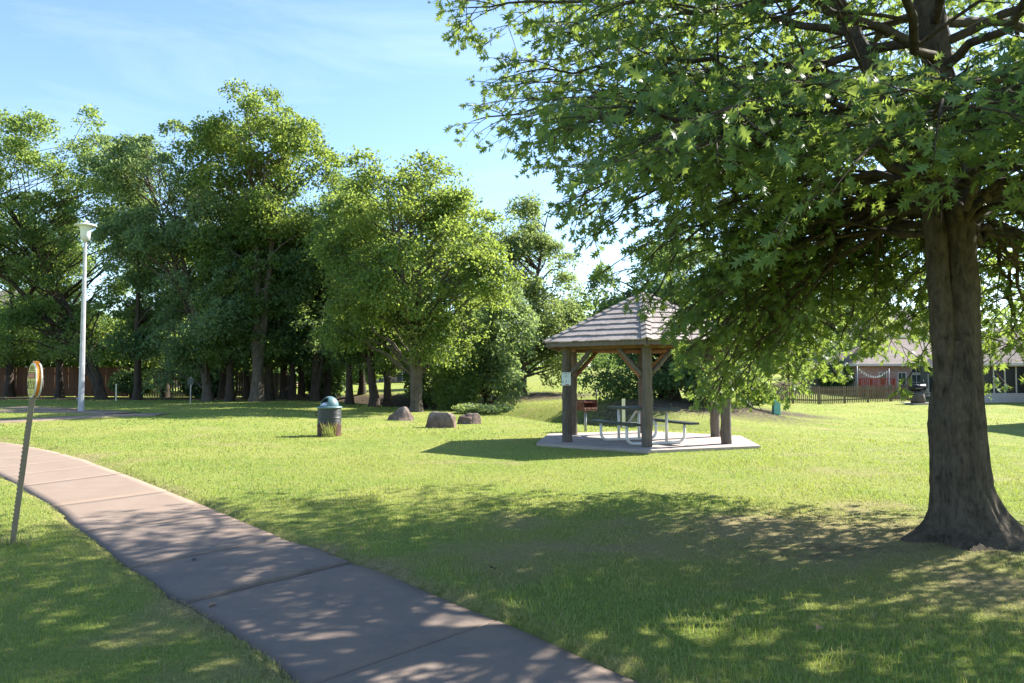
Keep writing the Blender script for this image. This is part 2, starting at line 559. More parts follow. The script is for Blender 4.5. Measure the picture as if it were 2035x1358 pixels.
def creek_d(x, y):
    """distance beyond the near edge of the creek bank (negative on the lawn side)."""
    ye = np.interp(x, EDGE[:, 0], EDGE[:, 1])
    dd = seg_dist(x, y, EDGE)
    return np.where(y > ye, dd, -dd)

def _c(px, py, Y):
    return (PX(px, Y), Y, PZ(py, Y))
CP = np.array([_c(690, 765, 60), _c(800, 765, 60), _c(800, 775, 50), _c(800, 788, 44), _c(900, 784, 44), _c(900, 765, 60),
    _c(1010, 825, 36), _c(1050, 792, 42), _c(1080, 770, 50), _c(1150, 747, 65), _c(1190, 738, 75), _c(1200, 838, 27.5), _c(1200, 800, 34), _c(1200, 762, 52),
    _c(1400, 853, 25), _c(1440, 812, 33), _c(1480, 806, 36), _c(1541, 826, 36), _c(1490, 772, 55), _c(1530, 802, 46), _c(1600, 800, 49),
    _c(1800, 797, 53), _c(1700, 850, 30), _c(1850, 852, 30), _c(1600, 850, 30), _c(2000, 802, 49), _c(2035, 850, 30), _c(1900, 872, 26),
    (20, 80, 0.1), (0, 100, 2.6), (-40, 60, 0.5), (-60, 85, 0.6), (-15, 85, 0.6), (60, 60, -0.2), (50, 100, 0.5), (0, 130, 3.0), (-40, 130, 1.2),
    (40, 25, -0.5), (60, 20, -0.4), (-25, 50, 0.35), (-12, 48, 0.4)], float)
def _phi(r):
    return np.where(r > 1e-9, r * r * np.log(np.maximum(r, 1e-9)), 0)
_n = len(CP)
_A = np.zeros((_n + 3, _n + 3))
_A[:_n, :_n] = _phi(np.linalg.norm(CP[:, None, :2] - CP[None, :, :2], axis=-1)) + np.eye(_n) * 0.5
_A[:_n, _n] = 1
_A[:_n, _n + 1:] = CP[:, :2]
_A[_n:, :_n] = _A[:_n, _n:].T
_W = np.linalg.solve(_A, np.concatenate([CP[:, 2], np.zeros(3)]))
def far_z(x, y):
    x, y = np.clip(x, -65, 65), np.clip(y, 10, 135)
    z = _W[_n] + _W[_n + 1] * x + _W[_n + 2] * y
    for i in range(_n):
        z = z + _W[i] * _phi(np.hypot(x - CP[i, 0], y - CP[i, 1]))
    return np.clip(z, -1.2, 3.4)

# ---- sidewalk outline from the photo (points on the level lawn)
RE = np.array([(5.0, -2.2), (3.0, 0.75)] + [tuple(G(*p)[:2]) for p in ((1320, 1358), (1150, 1287), (1059, 1246), (987, 1217), (904, 1185), (818, 1149), (747, 1121), (700, 1108), (628, 1079), (569, 1063), (537, 1049), (490, 1031), (445, 1012), (397, 992), (338, 970), (275, 946), (214, 925), (177, 911), (118, 895), (50, 881.5), (0, 874))] + [(-15.2, 20.9), (-21, 25.0)], float)
LE = np.array([(3.55, -2.6), (1.3, 0.6)] + [tuple(G(*p)[:2]) for p in ((631, 1358), (619, 1342), (560, 1296), (492, 1252), (436, 1213), (386, 1184), (354, 1172), (329, 1154), (300, 1134), (270, 1118), (235, 1092), (187, 1056), (160, 1040), (125, 1007), (66, 974), (40, 958), (0, 938))] + [(-11.0, 14.9), (-13.1, 17.0), (-16.0, 19.9), (-21.8, 23.9)], float)
PATH = np.concatenate([RE, LE[::-1]])
def inside(x, y, poly):
    r = np.zeros(x.shape, bool)
    n = len(poly)
    j = n - 1
    for i in range(n):
        xi, yi, xj, yj = *poly[i], *poly[j]
        c = ((yi > y) != (yj > y)) & (x < (xj - xi) * (y - yi) / (yj - yi + 1e-12) + xi)
        r ^= c
        j = i
    return r
def path_d(x, y):
    """negative inside the sidewalk."""
    d = seg_dist(x, y, PATH, True)
    return np.where(inside(x, y, PATH), -d, d)

GC = np.array([3.04, 17.4]); GROT = R(-98.5)        # gazebo centre; direction of its front corner
OAK = np.array([3.99, 6.72])
def hexagon(r):
    return [(GC[0] + r * math.cos(GROT + i * math.pi / 3), GC[1] + r * math.sin(GROT + i * math.pi / 3)) for i in range(6)]

def lawn_z(x, y):
    rise = 0.25 * smooth01(14, 30, y) * smooth01(-3, -12, x)
    und = 0.05 * (fbm(x * 0.16 + 5, y * 0.16 + 9, 2) - 0.5) * smooth01(6, 14, y)
    mound = 0.10 * np.exp(-((x - OAK[0]) ** 2 + (y - OAK[1]) ** 2) / 0.9)
    return rise + und + mound
def ground_z(x, y, carve=True):
    x, y = np.asarray(x, float), np.asarray(y, float)
    d = creek_d(x, y)
    wgt = smooth01(0, 6.5, d)
    depth = 1.15 * smooth01(-16, -9, x) * (1 - 0.45 * smooth01(3, 10, x))
    bump = smooth01(-0.2, 2.2, d) * (1 - smooth01(2.6, 7.5, d))
    z = lawn_z(x, y) * (1 - wgt)
    far = d > 0
    if far.any():
        zz = np.zeros_like(z)
        zz[far] = far_z(x[far], y[far])
        z = z + zz * wgt
    z = z - depth * bump
    z = z + smooth01(1, 4, d) * 0.10 * (fbm(x * 0.5, y * 0.5, 3) - 0.5)
    if carve:
        near = (y < 30) & (y > -4) & (x < 7)
        if near.any():
            pd = path_d(x[near], y[near])
            z[near] = z[near] - 0.10 * (1 - smooth01(-0.03, 0.05, pd))
    return z
def gz(x, y):
    return float(ground_z(np.array([x]), np.array([y]), False)[0])

def soil_w(x, y):
    d = creek_d(x, y)
    s = smooth01(0.3, 1.0, d) * (1 - smooth01(5.5, 8.5, d)) * (1 - smooth01(-2.5, 0.0, x)) * smooth01(-20, -12, x)
    s = np.maximum(s, 0.9 * smooth01(39, 41, y) * (1 - smooth01(44.5, 46.5, y)) * (1 - smooth01(-9, -3, x)))
    for cx, cy, r in ((9.6, 34.5, 4.2), (1.2, 43, 3.6), (7.5, 33, 4.5), (13, 39, 3.2)):
        s = np.maximum(s, 0.85 * np.exp(-(((x - cx) / 1.4) ** 2 + ((y - cy) / 0.8) ** 2) / r ** 2))
    n = fbm(x * 1.3 + 40, y * 1.3 + 3, 4)
    oak = np.exp(-(((x - 2.75) / 1.25) ** 2 + ((y - 6.5) / 0.5) ** 2))
    oak = np.maximum(oak, 1.1 * np.exp(-((x - OAK[0]) ** 2 + (y - OAK[1]) ** 2) / 0.45))
    oak = np.maximum(oak, 0.7 * np.exp(-(((x - 4.0) / 0.9) ** 2 + ((y - 5.7) / 0.35) ** 2)))
    return np.clip(np.maximum(s, oak * (0.15 + 0.75 * n)), 0, 1)
def dry_w(x, y):
    n = fbm(x * 0.9 + 11, y * 0.9 + 50, 4)
    o = 1.15 * np.exp(-(((x - 3.0) / 2.3) ** 2 + ((y - 7.0) / 1.5) ** 2))
    o = np.maximum(o, 0.9 * np.exp(-(((x - 3.7) / 1.4) ** 2 + ((y - 5.2) / 0.7) ** 2)))
    pd = np.abs(path_d(x, y))
    e = 0.55 * np.exp(-(pd / 0.16) ** 2)
    bank = 0.35 * smooth01(24, 27, y) * (1 - smooth01(29, 32, y)) * smooth01(8, 12, x)
    return np.clip(o * (0.15 + 1.25 * n) + e * (0.3 + n) + bank * n + 0.5 * smooth01(0.62, 0.8, n), 0, 1)

def axis(*parts):
    a = []
    for s, e, st in parts:
        a += list(np.arange(s, e, st))
    return np.array(a)
gx = np.concatenate([-np.geomspace(1500, 62, 14), axis((-60, -16, 1.5), (-16, -8, 0.4), (-8, 7, 0.14), (7, 20, 0.4), (20, 61, 1.5)), np.geomspace(62, 1500, 14)])
gy = np.concatenate([[-1500, -400, -120, -40, -15], axis((-8, 2, 0.5), (2, 12, 0.14), (12, 27, 0.3), (27, 56, 0.5), (56, 100, 2.0)), np.geomspace(102, 2500, 14)])
XX, YY = np.meshgrid(gx, gy)
xf, yf = XX.ravel(), YY.ravel()
zf = ground_z(xf, yf)
sa, da = soil_w(xf, yf), dry_w(xf, yf)
nx, ny = len(gx), len(gy)
ii, jj = np.meshgrid(np.arange(nx - 1), np.arange(ny - 1))
b = (jj * nx + ii).ravel()
Q = np.stack([b, b + 1, b + nx + 1, b + nx], -1)
me = mesh_np('ground', np.stack([xf, yf, zf], -1), Q, {'soil': sa, 'dry': da}, smooth=True)
kind(obj('ground', me, M['ground']), 'structure')

# ================================================================== sidewalk: one slab at a time
def cum(poly):
    return np.concatenate([[0], np.cumsum(np.linalg.norm(np.diff(poly, axis=0), axis=1))])
def at(poly, s):
    c = cum(poly)
    return np.stack([np.interp(s, c, poly[:, 0]), np.interp(s, c, poly[:, 1])], -1)
def proj(poly, p):
    s = np.linspace(0, cum(poly)[-1], 4000)
    q = at(poly, s)
    return s[np.argmin(np.linalg.norm(q - np.array(p), axis=1))]
JP = [((987, 1217), (619, 1342)), ((697, 1109), (388, 1183)), ((567, 1062), (268, 1118)), ((452, 1014), (183, 1051)), ((338, 970), (116, 999)), ((245, 936), (53, 961))]
sr = [proj(RE, G(*a)[:2]) for a, _ in JP]
sl = [proj(LE, G(*b_)[:2]) for _, b_ in JP]
sr = [sr[0] - 5.4, sr[0] - 3.6, sr[0] - 1.8] + sr + [sr[-1] + 1.35 * k for k in range(1, 10)]
sl = [sl[0] - 5.6, sl[0] - 3.75, sl[0] - 1.87] + sl + [sl[-1] + 1.35 * k for k in range(1, 10)]
walk = bpy.data.objects.new('sidewalk', None)
link(walk)
kind(walk, 'structure', 'curved concrete sidewalk')
TRIP = 4                                            # joint index of the open, chipped joint
for k in range(len(sr) - 1):
    g0 = 0.009 if k != TRIP else 0.004
    g1 = 0.009 if k + 1 != TRIP else 0.004
    nv, nu = 14, 12
    ta = np.linspace(0, 1, nv)
    Rp = at(RE, sr[k] + g0 + ta * (sr[k + 1] - sr[k] - g0 - g1))
    Lp = at(LE, sl[k] + g0 + ta * (sl[k + 1] - sl[k] - g0 - g1))
    u = np.linspace(0, 1, nu)
    P = Rp[:, None, :] * (1 - u)[None, :, None] + Lp[:, None, :] * u[None, :, None]
    if k == TRIP:                                   # broken edge along the near end of this slab
        chip = 0.014 + 0.05 * np.clip(fbm(u * 7 + 2, u * 0 + 4, 3) - 0.25, 0, 1) * np.sin(np.clip((u - 0.05) / 0.85, 0, 1) * math.pi) ** 0.5 * 2
        dirv = (P[1] - P[0])
        dirv /= np.linalg.norm(dirv, axis=1, keepdims=True)
        P[0] = P[0] + dirv * chip[:, None]
    z = np.full((nv, nu), -0.022) + (0.012 if k == TRIP else 0.0) * (1 - ta)[:, None] + rng.uniform(-0.003, 0.003)
    z = z + 0.004 * (fbm(P[..., 0] * 3, P[..., 1] * 3, 3) - 0.5)
    rim = np.zeros((nv, nu)); rim[0] = rim[-1] = 1; rim[:, 0] = rim[:, -1] = 1
    top = np.concatenate([P, (z - 0.004 * rim)[..., None]], -1).reshape(-1, 3)
    idx = np.arange(nv * nu).reshape(nv, nu)
    q = [(idx[i, j], idx[i, j + 1], idx[i + 1, j + 1], idx[i + 1, j]) for i in range(nv - 1) for j in range(nu - 1)]
    ring = list(idx[0, :]) + list(idx[1:, -1]) + list(idx[-1, ::-1][1:]) + list(idx[::-1, 0][1:-1])
    low = top[ring].copy()
    low[:, 2] = -0.14
    base = len(top)
    m_ = len(ring)
    q += [(ring[(i + 1) % m_], ring[i], base + i, base + (i + 1) % m_) for i in range(m_)]
    V = np.concatenate([top, low])
    st = 0.75 * smooth01(8.6, 6.4, V[:, 1]) + 0.08  # near slabs darker: real dirt plus shade put into the colour
    me = mesh_np('slab', V, np.array(q), {'dirt_shade': st})
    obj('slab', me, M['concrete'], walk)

# far footpath round the lamp and the branch leaving it
def strip(name, pts, wd, mat, lift=0.02):
    pts = np.array(pts, float)
    c = cum(pts)
    s = np.arange(0, c[-1], 0.5)
    P = at(pts, s)
    for _ in range(6):
        P[1:-1] = (P[:-2] + 2 * P[1:-1] + P[2:]) / 4
    T = np.gradient(P, axis=0)
    T /= np.linalg.norm(T, axis=1, keepdims=True)
    Nn = np.stack([-T[:, 1], T[:, 0]], -1)
    mbv, q = [], []
    zc = ground_z(P[:, 0], P[:, 1], False) + lift
    for o_, dz in ((-wd / 2, -0.12), (-wd / 2, 0), (wd / 2, 0), (wd / 2, -0.12)):
        e = P + Nn * o_
        ze = np.maximum(zc, ground_z(e[:, 0], e[:, 1], False) + lift) + dz
        mbv.append(np.stack([e[:, 0], e[:, 1], ze], -1))
    V = np.concatenate(mbv)
    n = len(P)
    for a in range(3):
        for i in range(n - 1):
            q.append((a * n + i, a * n + i + 1, (a + 1) * n + i + 1, (a + 1) * n + i))
    me = mesh_np(name, V, np.array(q), {'dirt_shade': np.zeros(len(V))})
    return kind(obj(name, me, mat), 'structure')
def GL(px, py, it=12):
    """pixel -> point on the lawn surface."""
    z = 0.0
    for _ in range(it):
        p = G(px, py, z)
        z = gz(p.x, p.y)
    return G(px, py, z)
strip('footpath', [GL(-260, 843)[:2], GL(0, 839)[:2], GL(110, 832)[:2], GL(200, 827)[:2], GL(260, 824)[:2], GL(340, 824.5)[:2]], 1.3, M['concrete'])
strip('footpath', [GL(-260, 815)[:2], GL(-60, 818)[:2], GL(60, 818)[:2], GL(150, 817)[:2], GL(220, 820.5)[:2], GL(262, 823)[:2]], 1.3, M['concrete'], 0.026)
strip('footpath', [GL(30, 810.5)[:2], GL(80, 812)[:2], GL(150, 815.5)[:2]], 1.2, M['concrete'], 0.032)

# ================================================================== grass
def blades(name, zones, seed, label):
    g = np.random.default_rng(seed)
    Vs, Ts, rn, dr, n0 = [], [], [], [], 0
    for (y0, y1, dens, wd, ht, tri) in zones:
        xl, xr = -0.70 * y1 - 2.0, 0.70 * y1 + 2.0
        n = int((xr - xl) * (y1 - y0) * dens)
        x, y = g.uniform(xl, xr, n), g.uniform(y0, y1, n)
        keep = (x > -0.70 * y - 2.0) & (x < 0.70 * y + 2.0)
        x, y = x[keep], y[keep]
        pd = path_d(x, y)
        so, dy = soil_w(x, y), dry_w(x, y)
        clump = fbm(x * 3.0, y * 3.0, 3)
        keep = (pd > 0.014 - 0.10 * np.clip(fbm(x * 2.3 + 9, y * 2.3, 3) - 0.5, 0, 1) - 0.03 * (g.random(len(x)) < 0.3)) & (np.hypot(x - OAK[0], y - OAK[1]) > 0.42) & ~inside(x, y, np.array(hexagon(2.72)))
        keep &= g.random(len(x)) > np.clip(so * 1.15 - 0.05, 0, 0.97)
        keep &= g.random(len(x)) > 0.35 * dy
        keep &= g.random(len(x)) < 0.45 + 0.9 * clump
        keep &= (creek_d(x, y) < 1.5) | (y > 20)
        x, y, pd, dy, clump = x[keep], y[keep], pd[keep], dy[keep], clump[keep]
        n = len(x)
        z = ground_z(x, y) - 0.006
        patch = fbm(x * 0.7 + 60, y * 0.7 + 20, 3)
        h = ht * g.uniform(0.45, 1.15, n) * (1 - 0.45 * dy) * (0.5 + 0.95 * patch) * (0.7 + 0.6 * clump)
        h *= np.where(g.random(n) < 0.03, 1.5, 1.0)
        a = g.uniform(0, 2 * math.pi, n)
        lean = g.uniform(0.15, 0.95, n) + 0.5 * dy * g.random(n)
        # thatch lying along the sidewalk edge
        flat = (pd < 0.14) & (pd > 0) & (y < 9) & (g.random(n) < 0.55)
        lean = np.where(flat, g.uniform(0.9, 1.45, n), lean)
        dryv = np.clip(dy * g.uniform(0.3, 1.5, n) + np.where(g.random(n) < 0.13, 0.85, 0) + np.where(flat, 0.35, 0), 0, 1)
        b2 = a + g.uniform(-0.9, 0.9, n)
        wv = wd * g.uniform(0.7, 1.3, n)
        dx, dyy = np.cos(a), np.sin(a)
        sx_, sy_ = -np.sin(b2) * wv / 2, np.cos(b2) * wv / 2
        ex, ez = np.sin(lean) * h, np.cos(lean) * h
        B = np.stack([x, y, z], -1)
        S = np.stack([sx_, sy_, np.zeros(n)], -1)
        Tip = B + np.stack([dx * ex, dyy * ex, ez], -1)
        if tri == 3:
            Mid = B + np.stack([dx * ex * 0.35, dyy * ex * 0.35, ez * 0.58 + 0.04 * h], -1)
            V = np.stack([B - S, B + S, Mid + S * 0.8, Mid - S * 0.8, Tip], 1).reshape(-1, 3)
            o = n0 + np.arange(n)[:, None] * 5
            T = np.concatenate([o + [0, 1, 2], o + [0, 2, 3], o + [3, 2, 4]])
            m = 5
        else:
            V = np.stack([B - S, B + S, Tip], 1).reshape(-1, 3)
            T = n0 + np.arange(n)[:, None] * 3 + np.array([0, 1, 2])
            m = 3
        Vs.append(V); Ts.append(T)
        rn.append(np.repeat(np.clip(g.random(n) * 0.8 + 0.25 * (clump - 0.4), 0, 1), m))
        dr.append(np.repeat(dryv, m))
        n0 += len(V)
    me = mesh_np(name, np.concatenate(Vs), np.concatenate(Ts), {'rnd': np.concatenate(rn), 'dry': np.concatenate(dr)})
    o = obj(name, me, M['grass'])
    tag(o, label, 'grass')
    return kind(o, 'stuff')
blades('grass', [(2.6, 4.6, 4700, 0.0038, 0.046, 3), (4.6, 6.6, 3000, 0.005, 0.044, 3), (6.6, 9.5, 2000, 0.0075, 0.042, 3), (9.5, 14.0, 900, 0.013, 0.046, 1), (14.0, 20.0, 380, 0.021, 0.045, 1), (20.0, 32.0, 100, 0.036, 0.05, 1), (32.0, 50.0, 26, 0.06, 0.06, 1)], 21, 'mown green lawn grass around the sidewalk and gazebo')

# ================================================================== the oak beside the sidewalk
def unit(v):
    v = np.asarray(v, float)
    return v / (np.linalg.norm(v, axis=-1, keepdims=True) + 1e-9)

# lobed leaf: 13 triangles, lies in x (length) / y (width), slightly folded
LV = np.array([(0, 0.025, 0), (0, -0.025, 0), (0.13, 0.05, 0.0), (0.13, -0.05, 0.0), (0.30, 0.29, 0.05), (0.30, -0.29, 0.05), (0.34, 0.065, 0), (0.34, -0.065, 0),
    (0.62, 0.43, 0.05), (0.62, -0.43, 0.05), (0.58, 0.085, -0.02), (0.58, -0.085, -0.02), (0.90, 0.30, 0.0), (0.90, -0.30, 0.0), (0.78, 0.075, -0.05), (0.78, -0.075, -0.05), (1.0, 0.0, -0.12)], float)
QV = np.array([(0, 0, 0), (0.5, 0.32, 0.06), (1, 0, -0.05), (0.5, -0.32, 0.06)], float)
QT = np.array([(0, 2, 1), (0, 3, 2)])
LT = np.array([(0, 1, 3), (0, 3, 2), (2, 3, 7), (2, 7, 6), (2, 6, 4), (3, 5, 7), (6, 7, 11), (6, 11, 10), (6, 10, 8), (7, 9, 11), (10, 11, 15), (10, 15, 14), (10, 14, 12), (11, 13, 15), (14, 15, 16)])

def place_leaves(P, D, Nn, S, V=LV, T=LT, curl=None):
    """copies of a leaf at P, along D, facing Nn, of size S."""
    D = unit(D)
    Y = unit(np.cross(Nn, D))
    Z = np.cross(D, Y)
    zz = np.broadcast_to(V[None, :, 2], (len(P), len(V)))
    if curl is not None:                             # each leaf bends and cups in its own way
        zz = zz + curl[0][:, None] * V[None, :, 0] ** 2 + curl[1][:, None] * np.abs(V[None, :, 1]) + curl[2][:, None] * V[None, :, 1]
    vy = np.broadcast_to(V[None, :, 1], (len(P), len(V)))
    if curl is not None:
        vy = vy * curl[3][:, None] * (1 + curl[4][:, None] * (V[None, :, 0] - 0.5))
    W = (P[:, None, :] + S[:, None, None] * (V[None, :, 0, None] * D[:, None, :] + vy[:, :, None] * Y[:, None, :] + zz[:, :, None] * Z[:, None, :])).reshape(-1, 3)
    TT = (np.arange(len(P))[:, None, None] * len(V) + T[None]).reshape(-1, 3)
    return W, TT

def make_oak():
    g = np.random.default_rng(12)
    root = thing('oak_tree', 'large oak with flared grey trunk and lobed green leaves beside the sidewalk', 'tree', (OAK[0], OAK[1], gz(*OAK) - 0.04))
    wood = TB()
    # trunk with flared buttress foot
    n_a, zs = 120, np.concatenate([np.linspace(0, 0.5, 40), np.linspace(0.512, 1.75, 70)])
    ang = math.pi / 2 + np.arange(n_a) * 2 * math.pi / n_a
    def ridges(a, z):
        wob = 1.2 * fbm(a * 1.5 + 7, z * 1.3 + 0 * a, 2)
        f = 1 - np.abs(2 * fbm(a * 7 + wob, z * 1.6 + 0 * a, 2) - 1)
        return 0.026 * (f - 0.6) + 0.010 * (fbm(a * 24, z * 7 + 0 * a, 3) - 0.5)
    lobes = [(R(-20), 1.0), (R(-75), 0.55), (R(-120), 0.6), (R(185), 0.85), (R(100), 0.7), (R(40), 0.6)]
    rows = []
    for z in zs:
        r0 = np.interp(z, [0, 0.1, 0.25, 0.45, 0.7, 1.0, 1.15, 1.35, 1.75], [0.40, 0.33, 0.27, 0.236, 0.222, 0.214, 0.206, 0.185, 0.10])
        r = np.full(n_a, r0)
        for a0, s in lobes:
            dd = np.angle(np.exp(1j * (ang - a0)))
            r = r + s * 0.27 * math.exp(-z / 0.13) * np.exp(-(dd / 0.33) ** 2) + s * 0.035 * math.exp(-z / 0.6) * np.exp(-(dd / 0.3) ** 2)
        dd = np.angle(np.exp(1j * (ang - R(190))))
        r = r + 0.035 * math.exp(-((z - 1.02) / 0.12) ** 2) * np.exp(-(dd / 0.5) ** 2)
        r = r + 0.02 * (fbm(ang * 3 + 3, z * 2.2 + 0 * ang, 3) - 0.5) + ridges(ang, z) + 0.03 * math.exp(-z / 0.12) * (fbm(ang * 9, z * 9 + 0 * ang, 3) - 0.5)
        cx = np.interp(z, [0, 0.5, 1.2, 1.65], [0.04, -0.035, -0.045, -0.02])
        rows.append(np.stack([cx + r * np.cos(ang), r * np.sin(ang), np.full(n_a, z)], -1))
    V = np.array(rows).reshape(-1, 3)
    i = np.arange(len(zs) - 1)[:, None] * n_a
    j = np.arange(n_a)[None]
    j2 = (j + 1) % n_a
    wood.raw(V, np.stack([i + j, i + j2, i + n_a + j2, i + n_a + j], -1).reshape(-1, 4))
    # two stems
    def wig(pts, n, amp):
        pts = np.array(pts, float)
        c = cum(pts)
        s = np.linspace(0, c[-1], n)
        P = np.stack([np.interp(s, c, pts[:, k]) for k in range(3)], -1)
        for _ in range(5):
            P[1:-1] = (P[:-2] + 2 * P[1:-1] + P[2:]) / 4
        P[2:-1] += g.normal(0, amp, (n - 3, 3)) * [1, 1, 0.2]
        return P
    mainP = wig([(0.03, 0.05, 1.0), (0.05, 0.05, 1.5), (0.055, 0.05, 2.3), (0.035, 0.06, 3.1), (-0.15, 0.1, 5), (-0.05, 0.1, 7.5), (0.1, 0.15, 10.6)], 120, 0.004)
    mainR = np.interp(mainP[:, 2], [1.0, 1.7, 3.2, 5, 8, 10.6], [0.175, 0.146, 0.132, 0.115, 0.07, 0.015])
    leftP = wig([(-0.09, -0.02, 0.8), (-0.14, -0.03, 1.3), (-0.165, -0.01, 2.0), (-0.19, 0.04, 3.1), (-0.7, 0.6, 5), (-1.3, 1.1, 7.2), (-1.6, 1.3, 9)], 100, 0.004)
    leftR = np.interp(leftP[:, 2], [0.7, 1.3, 3.1, 5, 9], [0.085, 0.092, 0.082, 0.07, 0.012])
    for Pst, Rst, kk in ((mainP, mainR, 48), (leftP, leftR, 40)):
        V, Qd = tube(Pst, Rst, kk)
        V3 = V.reshape(len(Pst), kk, 3)
        ctr = Pst[:, None, :]
        dv = V3 - ctr
        aa = np.arctan2(dv[..., 0], -dv[..., 1]) + math.pi
        dv = dv * (1 + (0.75 * ridges(aa, ctr[..., 2] + kk)) / Rst[:, None])[..., None]
        wood.raw((ctr + dv).reshape(-1, 3), Qd)
    # limbs: (azimuth from the far side, + towards the left of the path; reach; end height; start height)
    limbs = [(22, 3.9, 1.55, 3.2), (31, 3.4, 1.75, 2.9), (8, 3.2, 2.05, 3.1), (-14, 3.0, 2.1, 3.0), (38, 4.1, 2.0, 3.3), (46, 4.3, 2.3, 3.6), (54, 4.2, 2.6, 3.2), (62, 4.5, 3.0, 3.7), (70, 4.4, 3.3, 3.4),
        (78, 4.9, 3.8, 4.0), (86, 5.1, 4.3, 4.2), (92, 4.7, 3.7, 3.6), (101, 4.5, 3.5, 3.5), (112, 4.2, 3.3, 3.3), (128, 3.6, 3.0, 3.2), (148, 3.1, 2.85, 3.0), (170, 2.7, 2.8, 3.1), (-165, 2.8, 2.8, 2.9), (-140, 3.2, 2.7, 3.1),
        (-118, 3.6, 2.6, 3.2), (-95, 3.8, 2.35, 3.0), (-72, 3.7, 2.1, 3.3), (-50, 3.6, 2.0, 3.0), (-32, 3.7, 2.2, 3.4), (15, 4.4, 2.9, 3.9), (0, 4.6, 3.2, 4.0),
        (12, 3.6, 1.3, 3.0), (27, 4.0, 1.25, 3.1), (18, 3.5, 1.2, 2.8), (22, 3.0, 1.45, 2.7), (32, 3.5, 1.45, 2.9), (3, 3.3, 1.55, 2.9), (-5, 3.1, 1.75, 3.0), (24, 4.4, 1.6, 3.3), (8, 4.1, 1.75, 3.2), (-22, 2.9, 1.9, 2.9), (34, 3.7, 1.75, 3.0), (-42, 3.2, 1.85, 2.8), (-55, 1.7, 1.75, 2.7), (-35, 1.9, 1.8, 2.7), (-25, 1.6, 1.9, 2.6), (-70, 1.4, 1.9, 2.6), (-45, 2.4, 1.65, 2.9), (-60, 2.2, 1.6, 2.8), (-65, 3.3, 1.9, 3.1), (-84, 3.4, 2.1, 2.9),
        (158, 2.4, 2.65, 2.8), (178, 2.2, 2.6, 2.8), (-155, 2.3, 2.6, 2.8), (-130, 2.7, 2.6, 2.9), (138, 2.8, 2.75, 2.9), (118, 3.4, 2.95, 3.1), (166, 2.9, 3.0, 3.3), (-172, 3.0, 3.1, 3.4)]
    for k in range(36):                              # middle tiers
        az = (k * 137.5) % 360
        z0 = 3.9 + 3.0 * k / 36
        back = 0.5 + 0.5 * math.cos(R(az - 15))
        limbs.append((az, 3.6 + 2.3 * back + g.uniform(-0.5, 0.4), z0 + g.uniform(-0.2, 1.0), z0))
    for k in range(22):                              # upper crown
        az = (k * 137.5 + 60) % 360
        z0 = 6.8 + 3.4 * k / 22
        limbs.append((az, 4.6 * (1 - k / 22) ** 0.7 + 0.5 + g.uniform(-0.3, 0.3), z0 + 1.2 + g.uniform(0, 0.6), z0))
    def within(p, soft=0.25):
        """the crown's left flank: it spreads wider the higher it is."""
        x, y, z = p[0] + OAK[0], p[1] + OAK[1], p[2]
        lim = np.interp(z, [1.2, 1.8, 2.55, 3.56, 5.0, 7.0, 9.0], [2.05, 1.75, 1.0, 0.15, -0.68, -1.1, -0.6])
        return (x - soft) / max(y, 3.0) > lim / 8.3
    lp, ld, ln, ls = [], [], [], []
    def twig(p, d, length):
        d = unit(d)
        end = p + d * length + np.array([0, 0, -0.16 * length])
        if not within(end, -0.12):
            return
        mid = (p + end) / 2 + np.array([0, 0, 0.05 * length])
        wood.add(bez(p, mid, end, 3), [0.006, 0.0045, 0.002], 3)
        n = int(6.4 + 8 * length)
        t = np.clip(g.beta(1.7, 1.1, n), 0, 1)
        Pt = (1 - t)[:, None] ** 2 * p + 2 * (t * (1 - t))[:, None] * mid + (t ** 2)[:, None] * end
        az = g.uniform(0, 2 * math.pi, n)
        side = np.stack([np.cos(az), np.sin(az), g.uniform(-0.95, 0.3, n)], -1)
        D = unit(d * 0.7 + side * 0.9)
        Nm = unit(np.array([0, 0, 0.9]) + g.normal(0, 0.8, (n, 3)))
        lp.append(Pt + D * 0.03); ld.append(D); ln.append(Nm); ls.append(g.uniform(0.06, 0.15, n) * (0.85 + 0.15 * g.random(n)))
    for (az, reach, zend, z0) in limbs:
        st_p, st_r = (leftP, leftR) if (20 < az < 120 and g.random() < 0.45) else (mainP, mainR)
        q = int(np.argmin(np.abs(st_p[:, 2] - z0)))
        a = st_p[q]
        dirh = np.array([-math.sin(R(az)), math.cos(R(az)), 0])
        while reach > 1.2 and not within(dirh * reach + np.array([0, 0, zend])):
            reach -= 0.1
        e = dirh * reach + np.array([0, 0, zend])
        rise = 0.35 + 0.12 * reach if zend < z0 else 0.4
        mpt = a + (e - a) * 0.5
        mpt[2] = max(z0, (z0 + zend) / 2) + rise * 0.8
        P = bez(a, mpt, e, 16)
        P[2:-1] += g.normal(0, 0.035, (13, 3))
        r0 = min(0.042, st_r[q] * 0.5) * (0.7 + 0.1 * reach)
        Rr = np.linspace(r0, 0.007, 16)
        wood.add(P, Rr, 8)
        ns = int(6 + reach * 2.3)
        for s in range(ns):
            t = 0.2 + 0.8 * (s + g.random() * 0.6) / ns
            f = t * 15
            i0 = min(14, int(f))
            p0 = P[i0] + (P[i0 + 1] - P[i0]) * (f - i0)
            tg = unit(P[i0 + 1] - P[i0])
            sg = 1 if s % 2 else -1
            sidev = unit(np.cross(tg, [0, 0, 1])) * sg
            ang_ = R(g.uniform(30, 62))
            d2 = unit(tg * math.cos(ang_) + sidev * math.sin(ang_) + np.array([0, 0, g.uniform(-0.25, 0.3)]))
            l2 = (0.45 + 0.33 * reach * (1 - t) ** 0.7) * g.uniform(0.75, 1.2)
            e2 = p0 + d2 * l2 + np.array([0, 0, -0.12 * l2])
